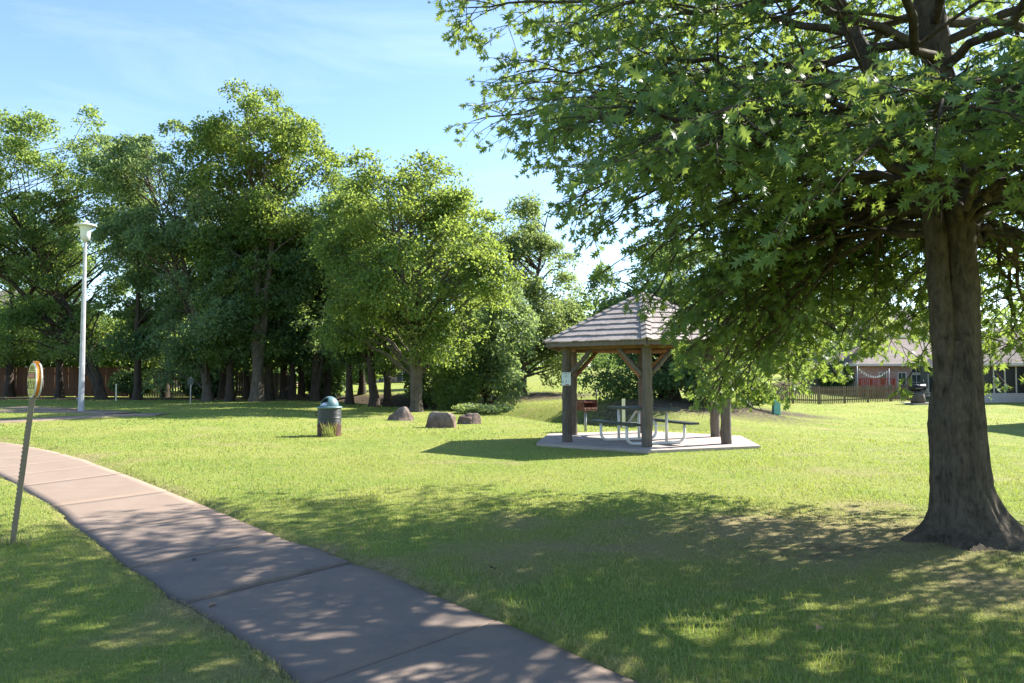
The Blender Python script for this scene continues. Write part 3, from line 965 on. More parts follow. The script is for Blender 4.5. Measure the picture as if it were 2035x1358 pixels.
            while l2 > 0.2 and not within(e2, 0.0):
                l2 -= 0.12
                e2 = p0 + d2 * l2 + np.array([0, 0, -0.12 * l2])
            if l2 <= 0.2:
                continue
            P2 = bez(p0, p0 + d2 * l2 * 0.5 + np.array([0, 0, 0.06 * l2]), e2, 7)
            wood.add(P2, np.linspace(max(0.007, Rr[i0] * 0.5), 0.004, 7), 4)
            nt_ = max(2, int(l2 / 0.21))
            for q2 in range(nt_):
                tt = 0.25 + 0.75 * (q2 + g.random()) / nt_
                i2 = min(5, int(tt * 6))
                pp = P2[i2] + (P2[i2 + 1] - P2[i2]) * (tt * 6 - i2)
                tg2 = unit(P2[i2 + 1] - P2[i2])
                d3 = unit(tg2 + unit(np.cross(tg2, [0, 0, 1])) * (1 if q2 % 2 else -1) * g.uniform(0.5, 1.3) + np.array([0, 0, g.uniform(-0.45, 0.3)]))
                twig(pp, d3, g.uniform(0.22, 0.46))
            twig(e2, d2, g.uniform(0.2, 0.4))
        twig(e, unit(P[-1] - P[-2]), 0.4)
    lp, ld, ln, ls = np.concatenate(lp), np.concatenate(ld), np.concatenate(ln), np.concatenate(ls)
    # keep the crown's hollow underside: nothing hangs below the limb skirt in front of the stems
    rel = lp
    front = (rel[:, 1] < 0.6) & (rel[:, 2] < 2.5 + 0.25 * (fbm(rel[:, 0] * 3, rel[:, 1] * 3, 2) - 0.5)) & (np.abs(rel[:, 0]) < 1.9)
    keep = ~front
    keep &= rel[:, 2] > 1.05
    wx, wy = rel[:, 0] + OAK[0], rel[:, 1] + OAK[1]
    lim = np.interp(rel[:, 2], [1.2, 1.8, 2.55, 3.56, 5.0, 7.0, 9.0], [2.05, 1.75, 1.0, 0.15, -0.68, -1.1, -0.6])
    keep &= (wx + 0.35 * fbm(rel[:, 1] * 1.5, rel[:, 2] * 1.5, 3)) / np.maximum(wy, 3.0) > lim / 8.3
    if keep.sum() > 52000:                          # thin the upper crown, which only the light sees
        hi = (rel[:, 2] > 4.6) & (g.random(len(rel)) < 0.6) & ((rel[:, 2] - EYE) / np.maximum(rel[:, 1] + OAK[1], 1) > 0.52)
        keep &= ~hi
    lp, ld, ln, ls = lp[keep], ld[keep], ln[keep], ls[keep]
    print('oak leaves', len(lp))
    trunk = obj('trunk', wood.mesh('trunk'), M['oak_bark'], root)
    # the three hundred leaves that show largest are objects of their own, the rest one mass
    wp = lp + np.array(root.location)
    dep = wp[:, 1]
    px_ = CX + wp[:, 0] / dep * F
    py_ = HOR - (wp[:, 2] - EYE) / dep * F
    vis = (px_ > 5) & (px_ < 2030) & (py_ > 5) & (py_ < 900) & (dep > 2)
    score = np.where(vis, ls / np.maximum(dep, 0.1), 0) * g.uniform(0.6, 1, len(lp))
    top = np.argsort(-score)[:300]
    rest = np.ones(len(lp), bool)
    rest[top] = False
    # leaves high in the crown, well out of view, are simpler
    hi = rest & (py_ < -110) & (lp[:, 2] > 3.6)
    lo = rest & ~hi
    nl = int(lo.sum())
    V, T = place_leaves(lp[lo], ld[lo], ln[lo], ls[lo], curl=(g.uniform(-0.45, 0.15, nl), g.uniform(-0.35, 0.5, nl), g.uniform(-0.35, 0.35, nl), g.uniform(0.8, 1.25, nl), g.uniform(-0.5, 0.6, nl)))
    V2, T2 = place_leaves(lp[hi], ld[hi], ln[hi], ls[hi] * 1.02, QV, QT)
    rv = np.concatenate([np.repeat(g.random(lo.sum()), len(LV)), np.repeat(g.random(hi.sum()), 4)])
    print('full leaves', lo.sum(), 'simple', hi.sum())
    crown = obj('crown', mesh_np('crown', np.concatenate([V, V2]), np.concatenate([T, T2 + len(V)]), {'rnd': rv}), M['oak_leaf'], root)
    kind(crown, 'stuff')
    shapes = []
    for k in range(6):
        W = LV.copy()
        W[:, 2] += g.uniform(-0.25, 0.1) * W[:, 0] ** 2 + g.uniform(-0.2, 0.25) * np.abs(W[:, 1])
        shapes.append(mesh_np('leaf', W, LT, {'rnd': np.full(len(LV), (k + 0.5) / 6)}))
        shapes[-1].materials.append(M['oak_leaf'])
    D, Y = unit(ld), unit(np.cross(ln, unit(ld)))
    Z = np.cross(D, Y)
    for k, i in enumerate(top):
        o = obj('leaf', shapes[k % 6], None, root)
        m = Matrix([[*(D[i][r_], Y[i][r_], Z[i][r_]), lp[i][r_]] for r_ in range(3)] + [[0, 0, 0, 1]])
        o.matrix_local = m @ Matrix.Scale(float(ls[i]), 4)
    return root
make_oak()

# ================================================================== the trees along the creek
def make_tree(name, label, base, H, crown, mat, bark, seed, r0=0.2, lean=(0, 0), clumps=46, sprays=22, leaves=22, leaf=(0.11, 0.2), fork=None, droop=0.15, group=None, rings=(0.45, 0.95), size=1.0):
    """crown = list of (cx, cy, cz, rx, ry, rz) ellipsoids relative to the base; foliage grows in clumps of sprays of leaves."""
    g = np.random.default_rng(seed)
    root = thing(name, label, 'tree', base, 0, group)
    tb = TB()
    zc = min(c[2] - c[5] * 0.4 for c in crown)
    topz = max(c[2] + c[5] * 0.6 for c in crown)
    main = max(crown, key=lambda c: c[3] * c[4] * c[5])
    stems = [(0.0, 0.0, topz)] if fork is None else fork
    stem_pts = []
    for (fx, fy, ft) in stems:
        n = 22
        t = np.linspace(0, 1, n)
        ex = lean[0] + fx + main[0] * 0.7
        ey = lean[1] + fy + main[1] * 0.7
        P = np.stack([ex * t ** 1.3, ey * t ** 1.3, ft * t], -1)
        P[2:] += np.cumsum(g.normal(0, 0.035 * size, (n - 2, 3)) * [1, 1, 0], axis=0)
        rr = r0 * (1 - 0.9 * t) * (1 + 0.7 * np.exp(-P[:, 2] / (0.35 * size)))
        if len(stems) > 1:
            rr = rr * 0.78
        P[0, 2] = -0.25
        tb.add(P, rr, 10)
        stem_pts.append((P, rr))
    vol = np.array([c[3] * c[4] * c[5] for c in crown]) ** 0.75
    cnt = np.maximum(3, (clumps * vol / vol.sum()).astype(int))
    lp, ld, ln, ls, lr = [], [], [], [], []
    for c, k in zip(crown, cnt):
        for q in range(k):
            d = unit(g.normal(0, 1, 3))
            rad = g.uniform(0.35, 1.0) ** 0.5 * g.uniform(0.86, 1.1)
            cp = np.array(c[:3]) + d * np.array(c[3:]) * rad * 0.86
            cr = g.uniform(*rings) * size
            P, rr = stem_pts[g.integers(len(stem_pts))]
            zt = np.clip(cp[2] - np.linalg.norm(cp[:2] - P[:, :2].mean(0)) * g.uniform(0.5, 0.95), zc * 0.55, P[-1, 2] * 0.97)
            i0 = int(np.argmin(np.abs(P[:, 2] - zt)))
            a = P[i0]
            mid = a + (cp - a) * 0.55 + np.array([0, 0, 0.14 * np.linalg.norm(cp - a)])
            B = bez(a, mid, cp, 9)
            B[1:-1] += g.normal(0, 0.05 * size, (7, 3))
            tb.add(B, np.linspace(max(0.02, min(rr[i0] * 0.55, 0.075 * size)), 0.012, 9), 5)
            cb = g.normal(0, 0.22)
            outw = unit(cp - np.array([main[0], main[1], main[2] - main[5] * 0.4]))
            for s in range(sprays):
                sd_ = unit(g.normal(0, 1, 3) + outw * 0.45 + [0, 0, 0.25])
                sp = cp + sd_ * cr * np.array([1.15, 1.15, 0.8]) * g.uniform(0.25, 1.0) ** 0.5
                sr_ = g.uniform(0.10, 0.25) * size
                if s % 3 == 0:
                    tb.add(bez(cp, (cp + sp) / 2 + [0, 0, 0.05], sp, 3), [0.012, 0.009, 0.004], 3)
                n = int(leaves * g.uniform(0.7, 1.3))
                lpos = sp + g.normal(0, 1, (n, 3)) * sr_ * np.array([1, 1, 0.75])
                lpos[:, 2] -= droop * (np.linalg.norm(lpos - cp, axis=1) / cr) ** 2 * cr
                lp.append(lpos)
                dd = unit(g.normal(0, 1, (n, 3)) + sd_ * 0.7 + [0, 0, -0.35])
                ld.append(dd)
                ln.append(unit(g.normal(0, 0.65, (n, 3)) + [0, 0, 0.9] + outw * 0.25))
                ls.append(g.uniform(leaf[0], leaf[1], n))
                lr.append(np.clip(g.random(n) * 0.75 + 0.12 + cb, 0, 1))
    lp, ld, ln, ls, lr = map(np.concatenate, (lp, ld, ln, ls, lr))
    V, T = place_leaves(lp, ld, ln, ls, QV, QT)
    obj('trunk', tb.mesh('trunk'), bark, root)
    cr_ = obj('crown', mesh_np('crown', V, T, {'rnd': np.repeat(lr, 4)}), mat, root)
    kind(cr_, 'stuff')
    root['n'] = len(lp)
    return root

def E(px, py, Y, wpx, hpx, dY, base):
    """ellipsoid seen at a pixel, at distance Y, relative to a tree's base."""
    return (PX(px, Y) - base[0], Y - base[1], PZ(py, Y) - base[2], wpx / F * Y, dY, hpx / F * Y)
def B(px, Y):
    x = PX(px, Y)
    return (x, Y, gz(x, Y))
CREEK = 'trees standing along the creek'
total = 0
def T_(name, label, px, Y, ells, mat, bark, seed, **kw):
    global total
    b = B(px, Y)
    r = make_tree(name, label, b, 0, [E(e[0], e[1], Y + (e[5] if len(e) > 5 else 0), e[2], e[3], e[4], b) for e in ells], M[mat], M[bark], seed, **kw)
    total += r['n']
    del r['n']
    return r
T_('creek_tree', 'broad tree behind the lamp post with leaning limbs over the brown board fence', 205, 41, [(60, 330, 130, 110, 4.0), (150, 500, 130, 110, 3.5), (190, 320, 120, 95, 3.5), (20, 560, 110, 100, 3.0), (40, 450, 120, 80, 3.2), (90, 660, 140, 75, 3.0), (-110, 380, 110, 150, 4), (0, 290, 90, 70, 3.2), (200, 640, 90, 80, 2.6), (240, 420, 70, 90, 2.8)], 'leaf_mid', 'bark_dark', 1, r0=0.28, fork=[(-4.6, 0, 11.5), (-1.2, 0.5, 12.5), (1.6, 0, 9)], clumps=165, sprays=20)
T_('creek_tree', 'tree with pale drooping foliage hanging nearly to the lawn left of the grey trunk', 415, 38, [(330, 320, 125, 90, 3.4), (230, 310, 70, 75, 3.0), (420, 440, 90, 110, 3.2), (380, 620, 75, 120, 2.6), (300, 480, 90, 100, 3), (345, 710, 55, 55, 2.0), (445, 590, 60, 110, 2.4, -1.5)], 'leaf_blue', 'bark', 2, r0=0.26, clumps=110, droop=0.45, fork=[(-2.2, 0, 13), (-0.5, -0.6, 11)])
T_('creek_tree', 'tallest tree of the row rising from a straight thick grey trunk', 512, 37, [(500, 260, 85, 85, 3.2), (590, 290, 75, 85, 3.0), (440, 310, 70, 80, 2.8), (560, 420, 85, 70, 2.8), (450, 470, 70, 65, 2.6), (520, 560, 75, 55, 2.4)], 'leaf_yel', 'bark', 3, r0=0.36, clumps=92, fork=[(-0.4, 0, 14.5), (1.4, 0.4, 13.5)])
T_('creek_tree', 'slim dark tree with a leaning double trunk between the grey trunk and the litter bin', 626, 39, [(660, 400, 75, 85, 3.2), (620, 540, 75, 85, 3), (690, 520, 65, 80, 2.8), (600, 650, 55, 55, 2.5)], 'leaf_dark', 'bark_dark', 4, r0=0.26, clumps=58, fork=[(0.3, 0, 12.5), (1.8, 0.5, 10)])
T_('creek_tree', 'yellow green tree with twin pale trunks behind the boulders', 828, 31.5, [(760, 390, 90, 85, 3.2), (850, 400, 85, 85, 3.2), (930, 480, 80, 85, 3.0), (720, 500, 85, 80, 2.8), (820, 560, 110, 90, 3.2, -1), (960, 570, 65, 80, 2.6), (730, 640, 75, 60, 2.4), (870, 670, 85, 60, 2.4)], 'leaf_yel', 'bark', 5, r0=0.26, clumps=118, leaf=(0.10, 0.18), fork=[(-0.9, 0.2, 9.6), (0.5, 0, 9.0)])
T_('creek_tree', 'dark bushy tree hanging low over the creek beside the grassy bank', 962, 36, [(960, 700, 65, 75, 2.2), (1000, 640, 55, 90, 2.4), (900, 690, 60, 70, 2.2), (985, 750, 40, 45, 1.5)], 'leaf_blue', 'bark_dark', 6, r0=0.24, clumps=52, droop=0.4)
T_('creek_tree', 'light silvery tree with a leaning trunk on the sunny far bank', 1036, 44, [(1040, 450, 60, 60, 3), (1075, 540, 70, 75, 3.2), (1110, 620, 60, 70, 3.0), (1060, 660, 70, 55, 2.8), (1120, 720, 45, 40, 2.2), (1130, 650, 45, 60, 2.4), (1000, 520, 45, 70, 2.4)], 'leaf_silver', 'bark', 7, r0=0.24, clumps=90, lean=(1.2, 0))
T_('creek_tree', 'slender tree with dark straight trunk next to the brick house window', 745, 35, [(700, 450, 75, 80, 2.8), (740, 580, 70, 75, 2.6), (690, 640, 55, 55, 2.2)], 'leaf_mid', 'bark_dark', 8, r0=0.2, clumps=44, fork=[(0, 0, 10.5)])
T_('creek_tree', 'dense dark tree with a thick leaning trunk behind the gazebo', 1330, 36, [(1240, 620, 70, 110, 3.2), (1340, 560, 95, 110, 3.5), (1250, 740, 75, 70, 2.4), (1370, 700, 90, 80, 3), (1430, 600, 70, 90, 3.0)], 'leaf_dark', 'bark_dark', 9, r0=0.38, clumps=86, droop=0.35)
T_('creek_tree', 'dark tree beside the teal utility pedestal shading the lawn', 1478, 38.5, [(1530, 620, 75, 100, 3.2), (1470, 690, 55, 70, 2.6), (1580, 690, 60, 60, 2.6), (1550, 520, 60, 70, 2.8)], 'leaf_dark', 'bark_dark', 10, r0=0.3, clumps=66, droop=0.3)
T_('yard_tree', 'pale green garden tree behind the picket fence', 1640, 62, [(1640, 590, 70, 70, 3.5), (1690, 640, 55, 50, 3.0), (1600, 640, 50, 55, 3), (1720, 600, 45, 50, 3)], 'leaf_silver', 'bark', 11, r0=0.25, clumps=56, leaf=(0.18, 0.3), size=1.4, leaves=18)
print('tree leaves', total)

# further slim trees in the row: their own trunks, crowns shared between them
proto = [T_('creek_tree', 'slim dark understorey tree in the thick of the creek row', 565, 41, [(565, 480, 60, 90, 2.6), (590, 600, 55, 60, 2.2), (540, 420, 55, 70, 2.4), (560, 670, 60, 40, 2.4)], 'leaf_dark', 'bark_dark', 31, r0=0.22, clumps=54, group=CREEK, fork=[(0.2, 0, 11.5)]),
         T_('creek_tree', 'slim dark understorey tree in the thick of the creek row', 445, 42, [(440, 470, 65, 90, 2.6), (400, 590, 60, 60, 2.2), (445, 675, 65, 40, 2.4)], 'leaf_mid', 'bark_dark', 32, r0=0.24, clumps=56, group=CREEK, fork=[(-0.3, 0, 11)])]
proto[1]['label'] = 'dark straight trunk standing close to the left of the thick grey trunk'
UNDER = ['slim tree between the lamp pole and the small grey sign', 'dark stem growing beside the tree with drooping foliage', 'thin stem nearly touching the thick grey trunk on its left', 'leaning stem just right of the thick grey trunk',
    'slim stem in front of the slatted fence end by the leaning trunks', 'slim stem rising behind the footbridge rail', 'dark stem behind the dome of the litter bin', 'slim stem just left of the twin pale trunks', 'dark stem right of the twin pale trunks over the creek', 'stem on the far creek bank behind the bright green bush',
    'slim tree against the brown fence left of the lamp pole', 'slim tree against the far end of the brown fence', 'slim tree beyond the creek behind the footbridge', 'slim tree at the open slatted fence behind the small grey sign', 'slim tree on the far bank before the pale brick bungalow', 'slim tree on the far bank seen past the twin pale trunks']
for k, (px, Y, rz, s) in enumerate([(275, 40, 0.6, 0.9), (458, 37.6, 2.1, 0.8), (491, 40.5, 1.2, 0.75), (537, 38.6, 3.0, 0.85), (580, 39.5, 4.0, 0.8), (650, 40, 5.1, 0.85), (695, 36.5, 0.3, 0.8), (771, 35.6, 2.7, 0.75), (885, 38.5, 1.7, 0.8), (905, 44, 3.3, 0.9), (120, 44.5, 1.0, 0.9), (20, 45.5, 4.4, 1.0), (600, 46, 2.0, 0.95), (330, 45, 5.5, 0.9), (720, 47, 0.9, 0.9), (820, 45, 3.9, 0.8)]):
    c = copy_tree(proto[k % 2])
    c.location = B(px, Y)
    c.rotation_euler = (0, 0, rz)
    c.scale = (s, s, s)
    c['label'] = UNDER[k]

# shrubs
def make_shrub(name, label, base, r, h, mat, seed, n=9000, leaf=(0.07, 0.14), group=None, cat='shrub'):
    g = np.random.default_rng(seed)
    root = thing(name, label, cat, base, 0, group)
    tb = TB()
    k = 16
    lp, ln = [], []
    for q in range(k):
        d = unit(g.normal(0, 1, 3) * [1, 1, 0.8])
        c = d * np.array([r * 0.62, r * 0.62, h * 0.34]) * g.uniform(0.5, 1) + [0, 0, h * 0.5]
        tb.add(bez((0, 0, -0.1), (c[0] * 0.4, c[1] * 0.4, c[2] * 0.6), c, 6), np.linspace(0.03, 0.008, 6), 4)
        m = n // k
        u = unit(g.normal(0, 1, (m, 3)))
        p = c + u * np.array([r, r, h * 0.62]) * 0.45 * g.uniform(0.35, 1.0, (m, 1)) ** 0.5
        p[:, 2] = np.maximum(p[:, 2], 0.03)
        lp.append(p)
        ln.append(unit(u + g.normal(0, 0.6, (m, 3)) + [0, 0, 0.5]))
    lp, ln = np.concatenate(lp), np.concatenate(ln)
    V, T = place_leaves(lp, unit(g.normal(0, 1, lp.shape) + [0, 0, 0.2]), ln, g.uniform(*leaf, len(lp)), QV, QT)
    obj('stems', tb.mesh('stems'), M['bark_dark'], root)
    kind(obj('foliage', mesh_np('foliage', V, T, {'rnd': np.repeat(g.random(len(lp)), 4)}), M[mat], root), 'stuff')
    return root
make_shrub('shrub', 'dark bushy shrub at the foot of the trees behind the gazebo posts', B(1420, 34), 2.6, 2.4, 'leaf_dark', 41, 7000, (0.13, 0.22))
make_shrub('shrub', 'round dark evergreen shrub under the string lights behind the picket fence', B(1706, 59), 1.8, 2.9, 'leaf_mid', 42, 7000, (0.14, 0.22))
make_shrub('shrub', 'low scrubby brush where the creek meets the grassy bank', GL(960, 822), 1.3, 0.42, 'leaf_silver', 43, 5000, (0.06, 0.12))
make_shrub('shrub', 'bright green bush on the creek edge behind the twin trunks', B(905, 34.5), 1.15, 2.9, 'leaf_yel', 44, 9000, (0.12, 0.2))
make_shrub('shrub', 'yellow green bush beyond the open picket fence', B(400, 50), 2.0, 2.4, 'leaf_yel', 45, 5000, (0.14, 0.22))
make_shrub('shrub', 'dark shrub against the brown board fence near the small yellow stake', B(262, 43), 1.3, 1.6, 'leaf_dark', 46, 7000, (0.12, 0.18))
make_shrub('shrub', 'leafy shrub at the end of the picket fence near the teal pedestal', B(1505, 43.5), 1.2, 1.5, 'leaf_mid', 47, 7000, (0.1, 0.18))
make_shrub('shrub', 'tall hedge shrub standing left of the red deck rail', B(1655, 60), 2.2, 2.6, 'leaf_dark', 48, 6000, (0.14, 0.22))

# tall dark evergreens behind the left fence close the view under the crowns
for k, (px, Y, r_, h_, lb) in enumerate([(-60, 50, 3.2, 6.5, 'tall dark evergreen behind the brown fence in front of the grey house'), (60, 49, 2.8, 5.6, 'dark rounded evergreen right behind the brown fence'), (150, 51, 3.0, 6.2, 'dark evergreen behind the lamp pole above the brown fence'),
        (245, 50, 2.6, 5.4, 'bushy dark evergreen at the end of the brown fence'), (330, 52, 2.8, 5.0, 'broad dark bush behind the open slatted fence'), (600, 55, 3.0, 4.6, 'leafy bush behind the footbridge rail'), (700, 66, 3.5, 5.0, 'dark tree like bush beside the pale brick bungalow'), (920, 52, 3.0, 5.0, 'tall bush on the far bank between the dark trunks'), (1180, 90, 6, 7, 'far leafy tree mass beyond the sunny bank'),
        (480, 49, 2.2, 3.4, 'dark thicket seen left of the thick grey trunk'), (545, 50, 2.2, 3.0, 'dark thicket just right of the thick grey trunk'), (640, 47, 1.8, 2.4, 'low thicket behind the footbridge rail and the litter bin'), (855, 43, 1.8, 2.8, 'dark thicket behind the twin pale trunks'), (940, 46, 2.6, 3.6, 'dark thicket over the creek beyond the low hanging tree'), (410, 44.5, 1.6, 2.3, 'dark brush at the foot of the drooping tree'), (720, 62, 2.4, 2.6, 'rounded bush on the lawn of the pale brick bungalow'), (1000, 56, 3.0, 4.0, 'bushy thicket behind the leaning silvery tree')]):
    make_shrub('tall_shrub', lb, B(px, Y), r_, h_, 'leaf_dark' if k % 3 else 'leaf_mid', 70 + k, 4200, (0.22, 0.38))

# the wood on the skyline, too far to tell its trees apart
g = np.random.default_rng(99)
lp = []
for k in range(150):
    a = g.uniform(R(-62), R(62))
    d = g.uniform(120, 175)
    c = np.array([math.sin(a) * d, math.cos(a) * d, 0])
    hgt = g.uniform(7, 13)
    n = 130
    u = unit(g.normal(0, 1, (n, 3)))
    lp.append(c + [0, 0, 2.0 + hgt * 0.5] + u * np.array([4.2, 4.2, hgt * 0.55]) * g.uniform(0.5, 1, (n, 1)) ** 0.4)
lp = np.concatenate(lp)
V, T = place_leaves(lp, unit(g.normal(0, 1, lp.shape)), unit(g.normal(0, 0.7, lp.shape) + [0, -0.4, 0.8]), g.uniform(1.1, 2.1, len(lp)), QV, QT)
wd_ = obj('distant_wood', mesh_np('distant_wood', V, T, {'rnd': np.repeat(g.random(len(lp)), 4)}), M['leaf_dark'])
tag(wd_, 'belt of far off trees along the skyline', 'wood')
kind(wd_, 'stuff')

# ================================================================== gazebo
SLAB = 0.06
slabm = MB()
slabm.prism([(p[0], p[1]) for p in hexagon(2.7)], -0.2, SLAB)
sm = slabm.mesh('gazebo_slab')
at_ = sm.attributes.new('dirt_shade', 'FLOAT', 'POINT')
at_.data.foreach_set('value', np.full(len(sm.vertices), 0.25, dtype=np.float32))
kind(obj('gazebo_slab', sm, M['old_concrete']), 'structure')

gaz = thing('gazebo', 'six sided log gazebo with grey wood shake roof on a concrete slab', 'gazebo', (GC[0], GC[1], SLAB))
def hx(r, i, z, off=0.0):
    a = GROT + i * math.pi / 3 + off
    return np.array([r * math.cos(a), r * math.sin(a), z])
PR, PH = 1.96, 2.18                                  # post ring radius and post height
for i in range(6):                                   # crooked log posts
    g = np.random.default_rng(60 + i)
    b0, b1 = hx(PR, i, -0.02), hx(PR, i, PH)
    n = 34
    t = np.linspace(0, 1, n)
    P = b0 + (b1 - b0) * t[:, None]
    wv = np.cumsum(g.normal(0, 0.004, (n, 2)), axis=0)
    P[:, :2] += wv - wv[-1] * t[:, None]
    rr = 0.098 + 0.014 * (1 - t) + 0.012 * (fbm(t * 9 + i * 5, t * 0 + i, 3) - 0.5)
    V, Qd = tube(P, rr, 14)
    ang = np.tile(np.arange(14), n)
    V3 = V.reshape(n, 14, 3)
    for _ in range(3):                               # knots
        kz, ka = g.uniform(0.1, 0.75), g.integers(14)
        for a in range(14):
            da_ = min((a - ka) % 14, (ka - a) % 14)
            amp = 0.045 * np.exp(-((t - kz) / 0.025) ** 2) * math.exp(-(da_ / 1.4) ** 2)
            V3[:, a, :] += (V3[:, a, :] - P) / rr[:, None] * amp[:, None]
    mb = MB()
    mb.add(V3.reshape(-1, 3), [tuple(int(x) for x in f) for f in Qd], True)
    mb.f.append(tuple((n - 1) * 14 + k for k in range(14))); mb.s.append(False)
    mb.build('post', M['log'], gaz)
for i in range(6):                                   # ring beams and knee braces
    a, b_ = hx(PR, i, PH + 0.0), hx(PR, i + 1, PH + 0.0)
    mb = MB(); mb.tube([a + (b_ - a) * -0.06 + [0, 0, -0.09], (a + b_) / 2 + [0, 0, -0.085], a + (b_ - a) * 1.06 + [0, 0, -0.09]], [0.075, 0.08, 0.075], 10)
    mb.build('beam', M['log_brown'], gaz)
    for (p, q) in ((a, b_), (b_, a)):
        d = unit(q - p)
        s0 = p + d * 0.07 + [0, 0, -0.72]
        s1 = p + d * 0.66 + [0, 0, -0.13]
        md = (s0 + s1) / 2 + np.array([0, 0, -0.03])
        mb = MB(); mb.tube(bez(s0, md, s1, 6), [0.06, 0.057, 0.055, 0.052, 0.05, 0.048], 9)
        mb.build('knee_brace', M['log_brown'] if i in (2, 3) else M['log'], gaz)
ER, EZ, AZ = 2.45, 2.16, 3.33                        # eave radius, eave height, apex height
for i in range(6):                                   # hip rafters, common rafters
    mb = MB(); mb.tube([hx(0.06, i, AZ - 0.16), hx(ER * 0.985, i, EZ - 0.075)], [0.05, 0.06], 8)
    mb.build('rafter', M['log'], gaz)
    for u in (0.33, 0.67):
        a, b_ = hx(ER * 0.985, i, EZ - 0.06), hx(ER * 0.985, i + 1, EZ - 0.06)
        e = a + (b_ - a) * u
        mb = MB(); mb.tube([e * [0.2, 0.2, 0] + [0, 0, AZ - 0.38], e], [0.035, 0.04], 7)
        mb.build('rafter', M['log_brown'], gaz)
mb = MB(); mb.tube([(0, 0, AZ - 0.75), (0, 0, AZ - 0.08)], [0.09, 0.08], 10); mb.build('king_post', M['log_brown'], gaz)
mb = MB()                                            # roof deck
V = [hx(ER, i, EZ) for i in range(6)] + [np.array([0, 0, AZ])] + [hx(ER, i, EZ - 0.025) for i in range(6)] + [np.array([0, 0, AZ - 0.025])]
Fs = [(i, (i + 1) % 6, 6) for i in range(6)] + [(7 + (i + 1) % 6, 7 + i, 13) for i in range(6)] + [(i, 7 + i, 7 + (i + 1) % 6, (i + 1) % 6) for i in range(6)]
mb.add(V, Fs); mb.build('roof_deck', M['log_brown'], gaz)
for i in range(6):                                   # fascia
    a, b_ = hx(ER + 0.012, i, EZ - 0.045), hx(ER + 0.012, i + 1, EZ - 0.045)
    mb = MB(); mb.bar(a + (b_ - a) * 0.003, b_ - (b_ - a) * 0.003, 0.022, 0.085); mb.build('fascia', M['log'], gaz)
# shakes: course by course on each face, clipped to the hips
NC = 9
rest_mb = MB()
for i in range(6):
    g = np.random.default_rng(80 + i)
    A, Bv, C = hx(ER + 0.03, i, EZ + 0.004), hx(ER + 0.03, i + 1, EZ + 0.004), np.array([0, 0, AZ + 0.02])
    midb = (A + Bv) / 2
    up = C - midb
    Ls = np.linalg.norm(up)
    up = up / Ls
    ux = unit(Bv - A)
    nn = unit(np.cross(ux, up))
    half = np.linalg.norm(Bv - A) / 2
    for c in range(NC):
        s0, s1 = c * Ls / NC, min((c + 1.25) * Ls / NC, Ls * 0.995)
        h0 = half * (1 - s0 / Ls)
        x = -h0
        while x < h0 - 0.02:
            wd = g.uniform(0.14, 0.27)
            x1 = min(x + wd, h0)
            if h0 - x1 < 0.06:
                x1 = h0
            def clip(xx, s):
                hs = half * (1 - s / Ls)
                return max(-hs, min(hs, xx))
            js = g.uniform(-0.012, 0.012)
            lift0, lift1 = 0.034 + g.uniform(0, 0.007), 0.006
            th = 0.026
            pts = []
            for (xx, s, l) in ((x + 0.003, s0 - 0.02 + js, lift0), (x1 - 0.003, s0 - 0.02 + js, lift0), (x1 - 0.003, s1, lift1), (x + 0.003, s1, lift1)):
                p = midb + ux * (clip(xx, s) if s > 0 else xx) + up * s
                pts.append(p + nn * l)
            low = [p - nn * th if k < 2 else p - nn * 0.005 for k, p in enumerate(pts)]
            V8 = low + pts
            F8 = [(0, 3, 2, 1), (4, 5, 6, 7), (0, 1, 5, 4), (1, 2, 6, 5), (2, 3, 7, 6), (3, 0, 4, 7)]
            if i in (0, 5, 4, 1):
                m1 = MB(); m1.add(V8, F8); m1.build('shingle', M['shake'], gaz)
            else:
                rest_mb.add(V8, F8)
            x = x1
kind(rest_mb.build('shingles', M['shake'], gaz), 'stuff')
for i in range(6):                                   # overlapping hip caps
    A, C = hx(ER + 0.05, i, EZ + 0.03), np.array([0, 0, AZ + 0.055])
    d = unit(C - A)
    Lh = np.linalg.norm(C - A)
    side = unit(np.cross(d, [0, 0, 1]))
    upn = np.cross(side, d)
    for c in range(12):
        p0, p1 = A + d * (c * Lh / 12 - 0.01), A + d * min(Lh, (c + 1.3) * Lh / 12)
        V = []
        for p, lf in ((p0, 0.04), (p1, 0.008)):
            for s, dn in ((-0.105, -0.036), (0, 0), (0.105, -0.036)):
                V.append(p + side * s + upn * (dn + lf))
            for s, dn in ((-0.105, -0.036), (0, 0), (0.105, -0.036)):
                V.append(p + side * s + upn * (dn + lf - 0.024))
        F_ = [(0, 1, 7, 6), (1, 2, 8, 7), (3, 9, 10, 4), (4, 10, 11, 5), (0, 3, 4, 1), (1, 4, 5, 2), (6, 7, 10, 9), (7, 8, 11, 10), (0, 6, 9, 3), (2, 5, 11, 8)]
        m1 = MB(); m1.add(V, F_); m1.build('ridge_cap', M['shake'], gaz)

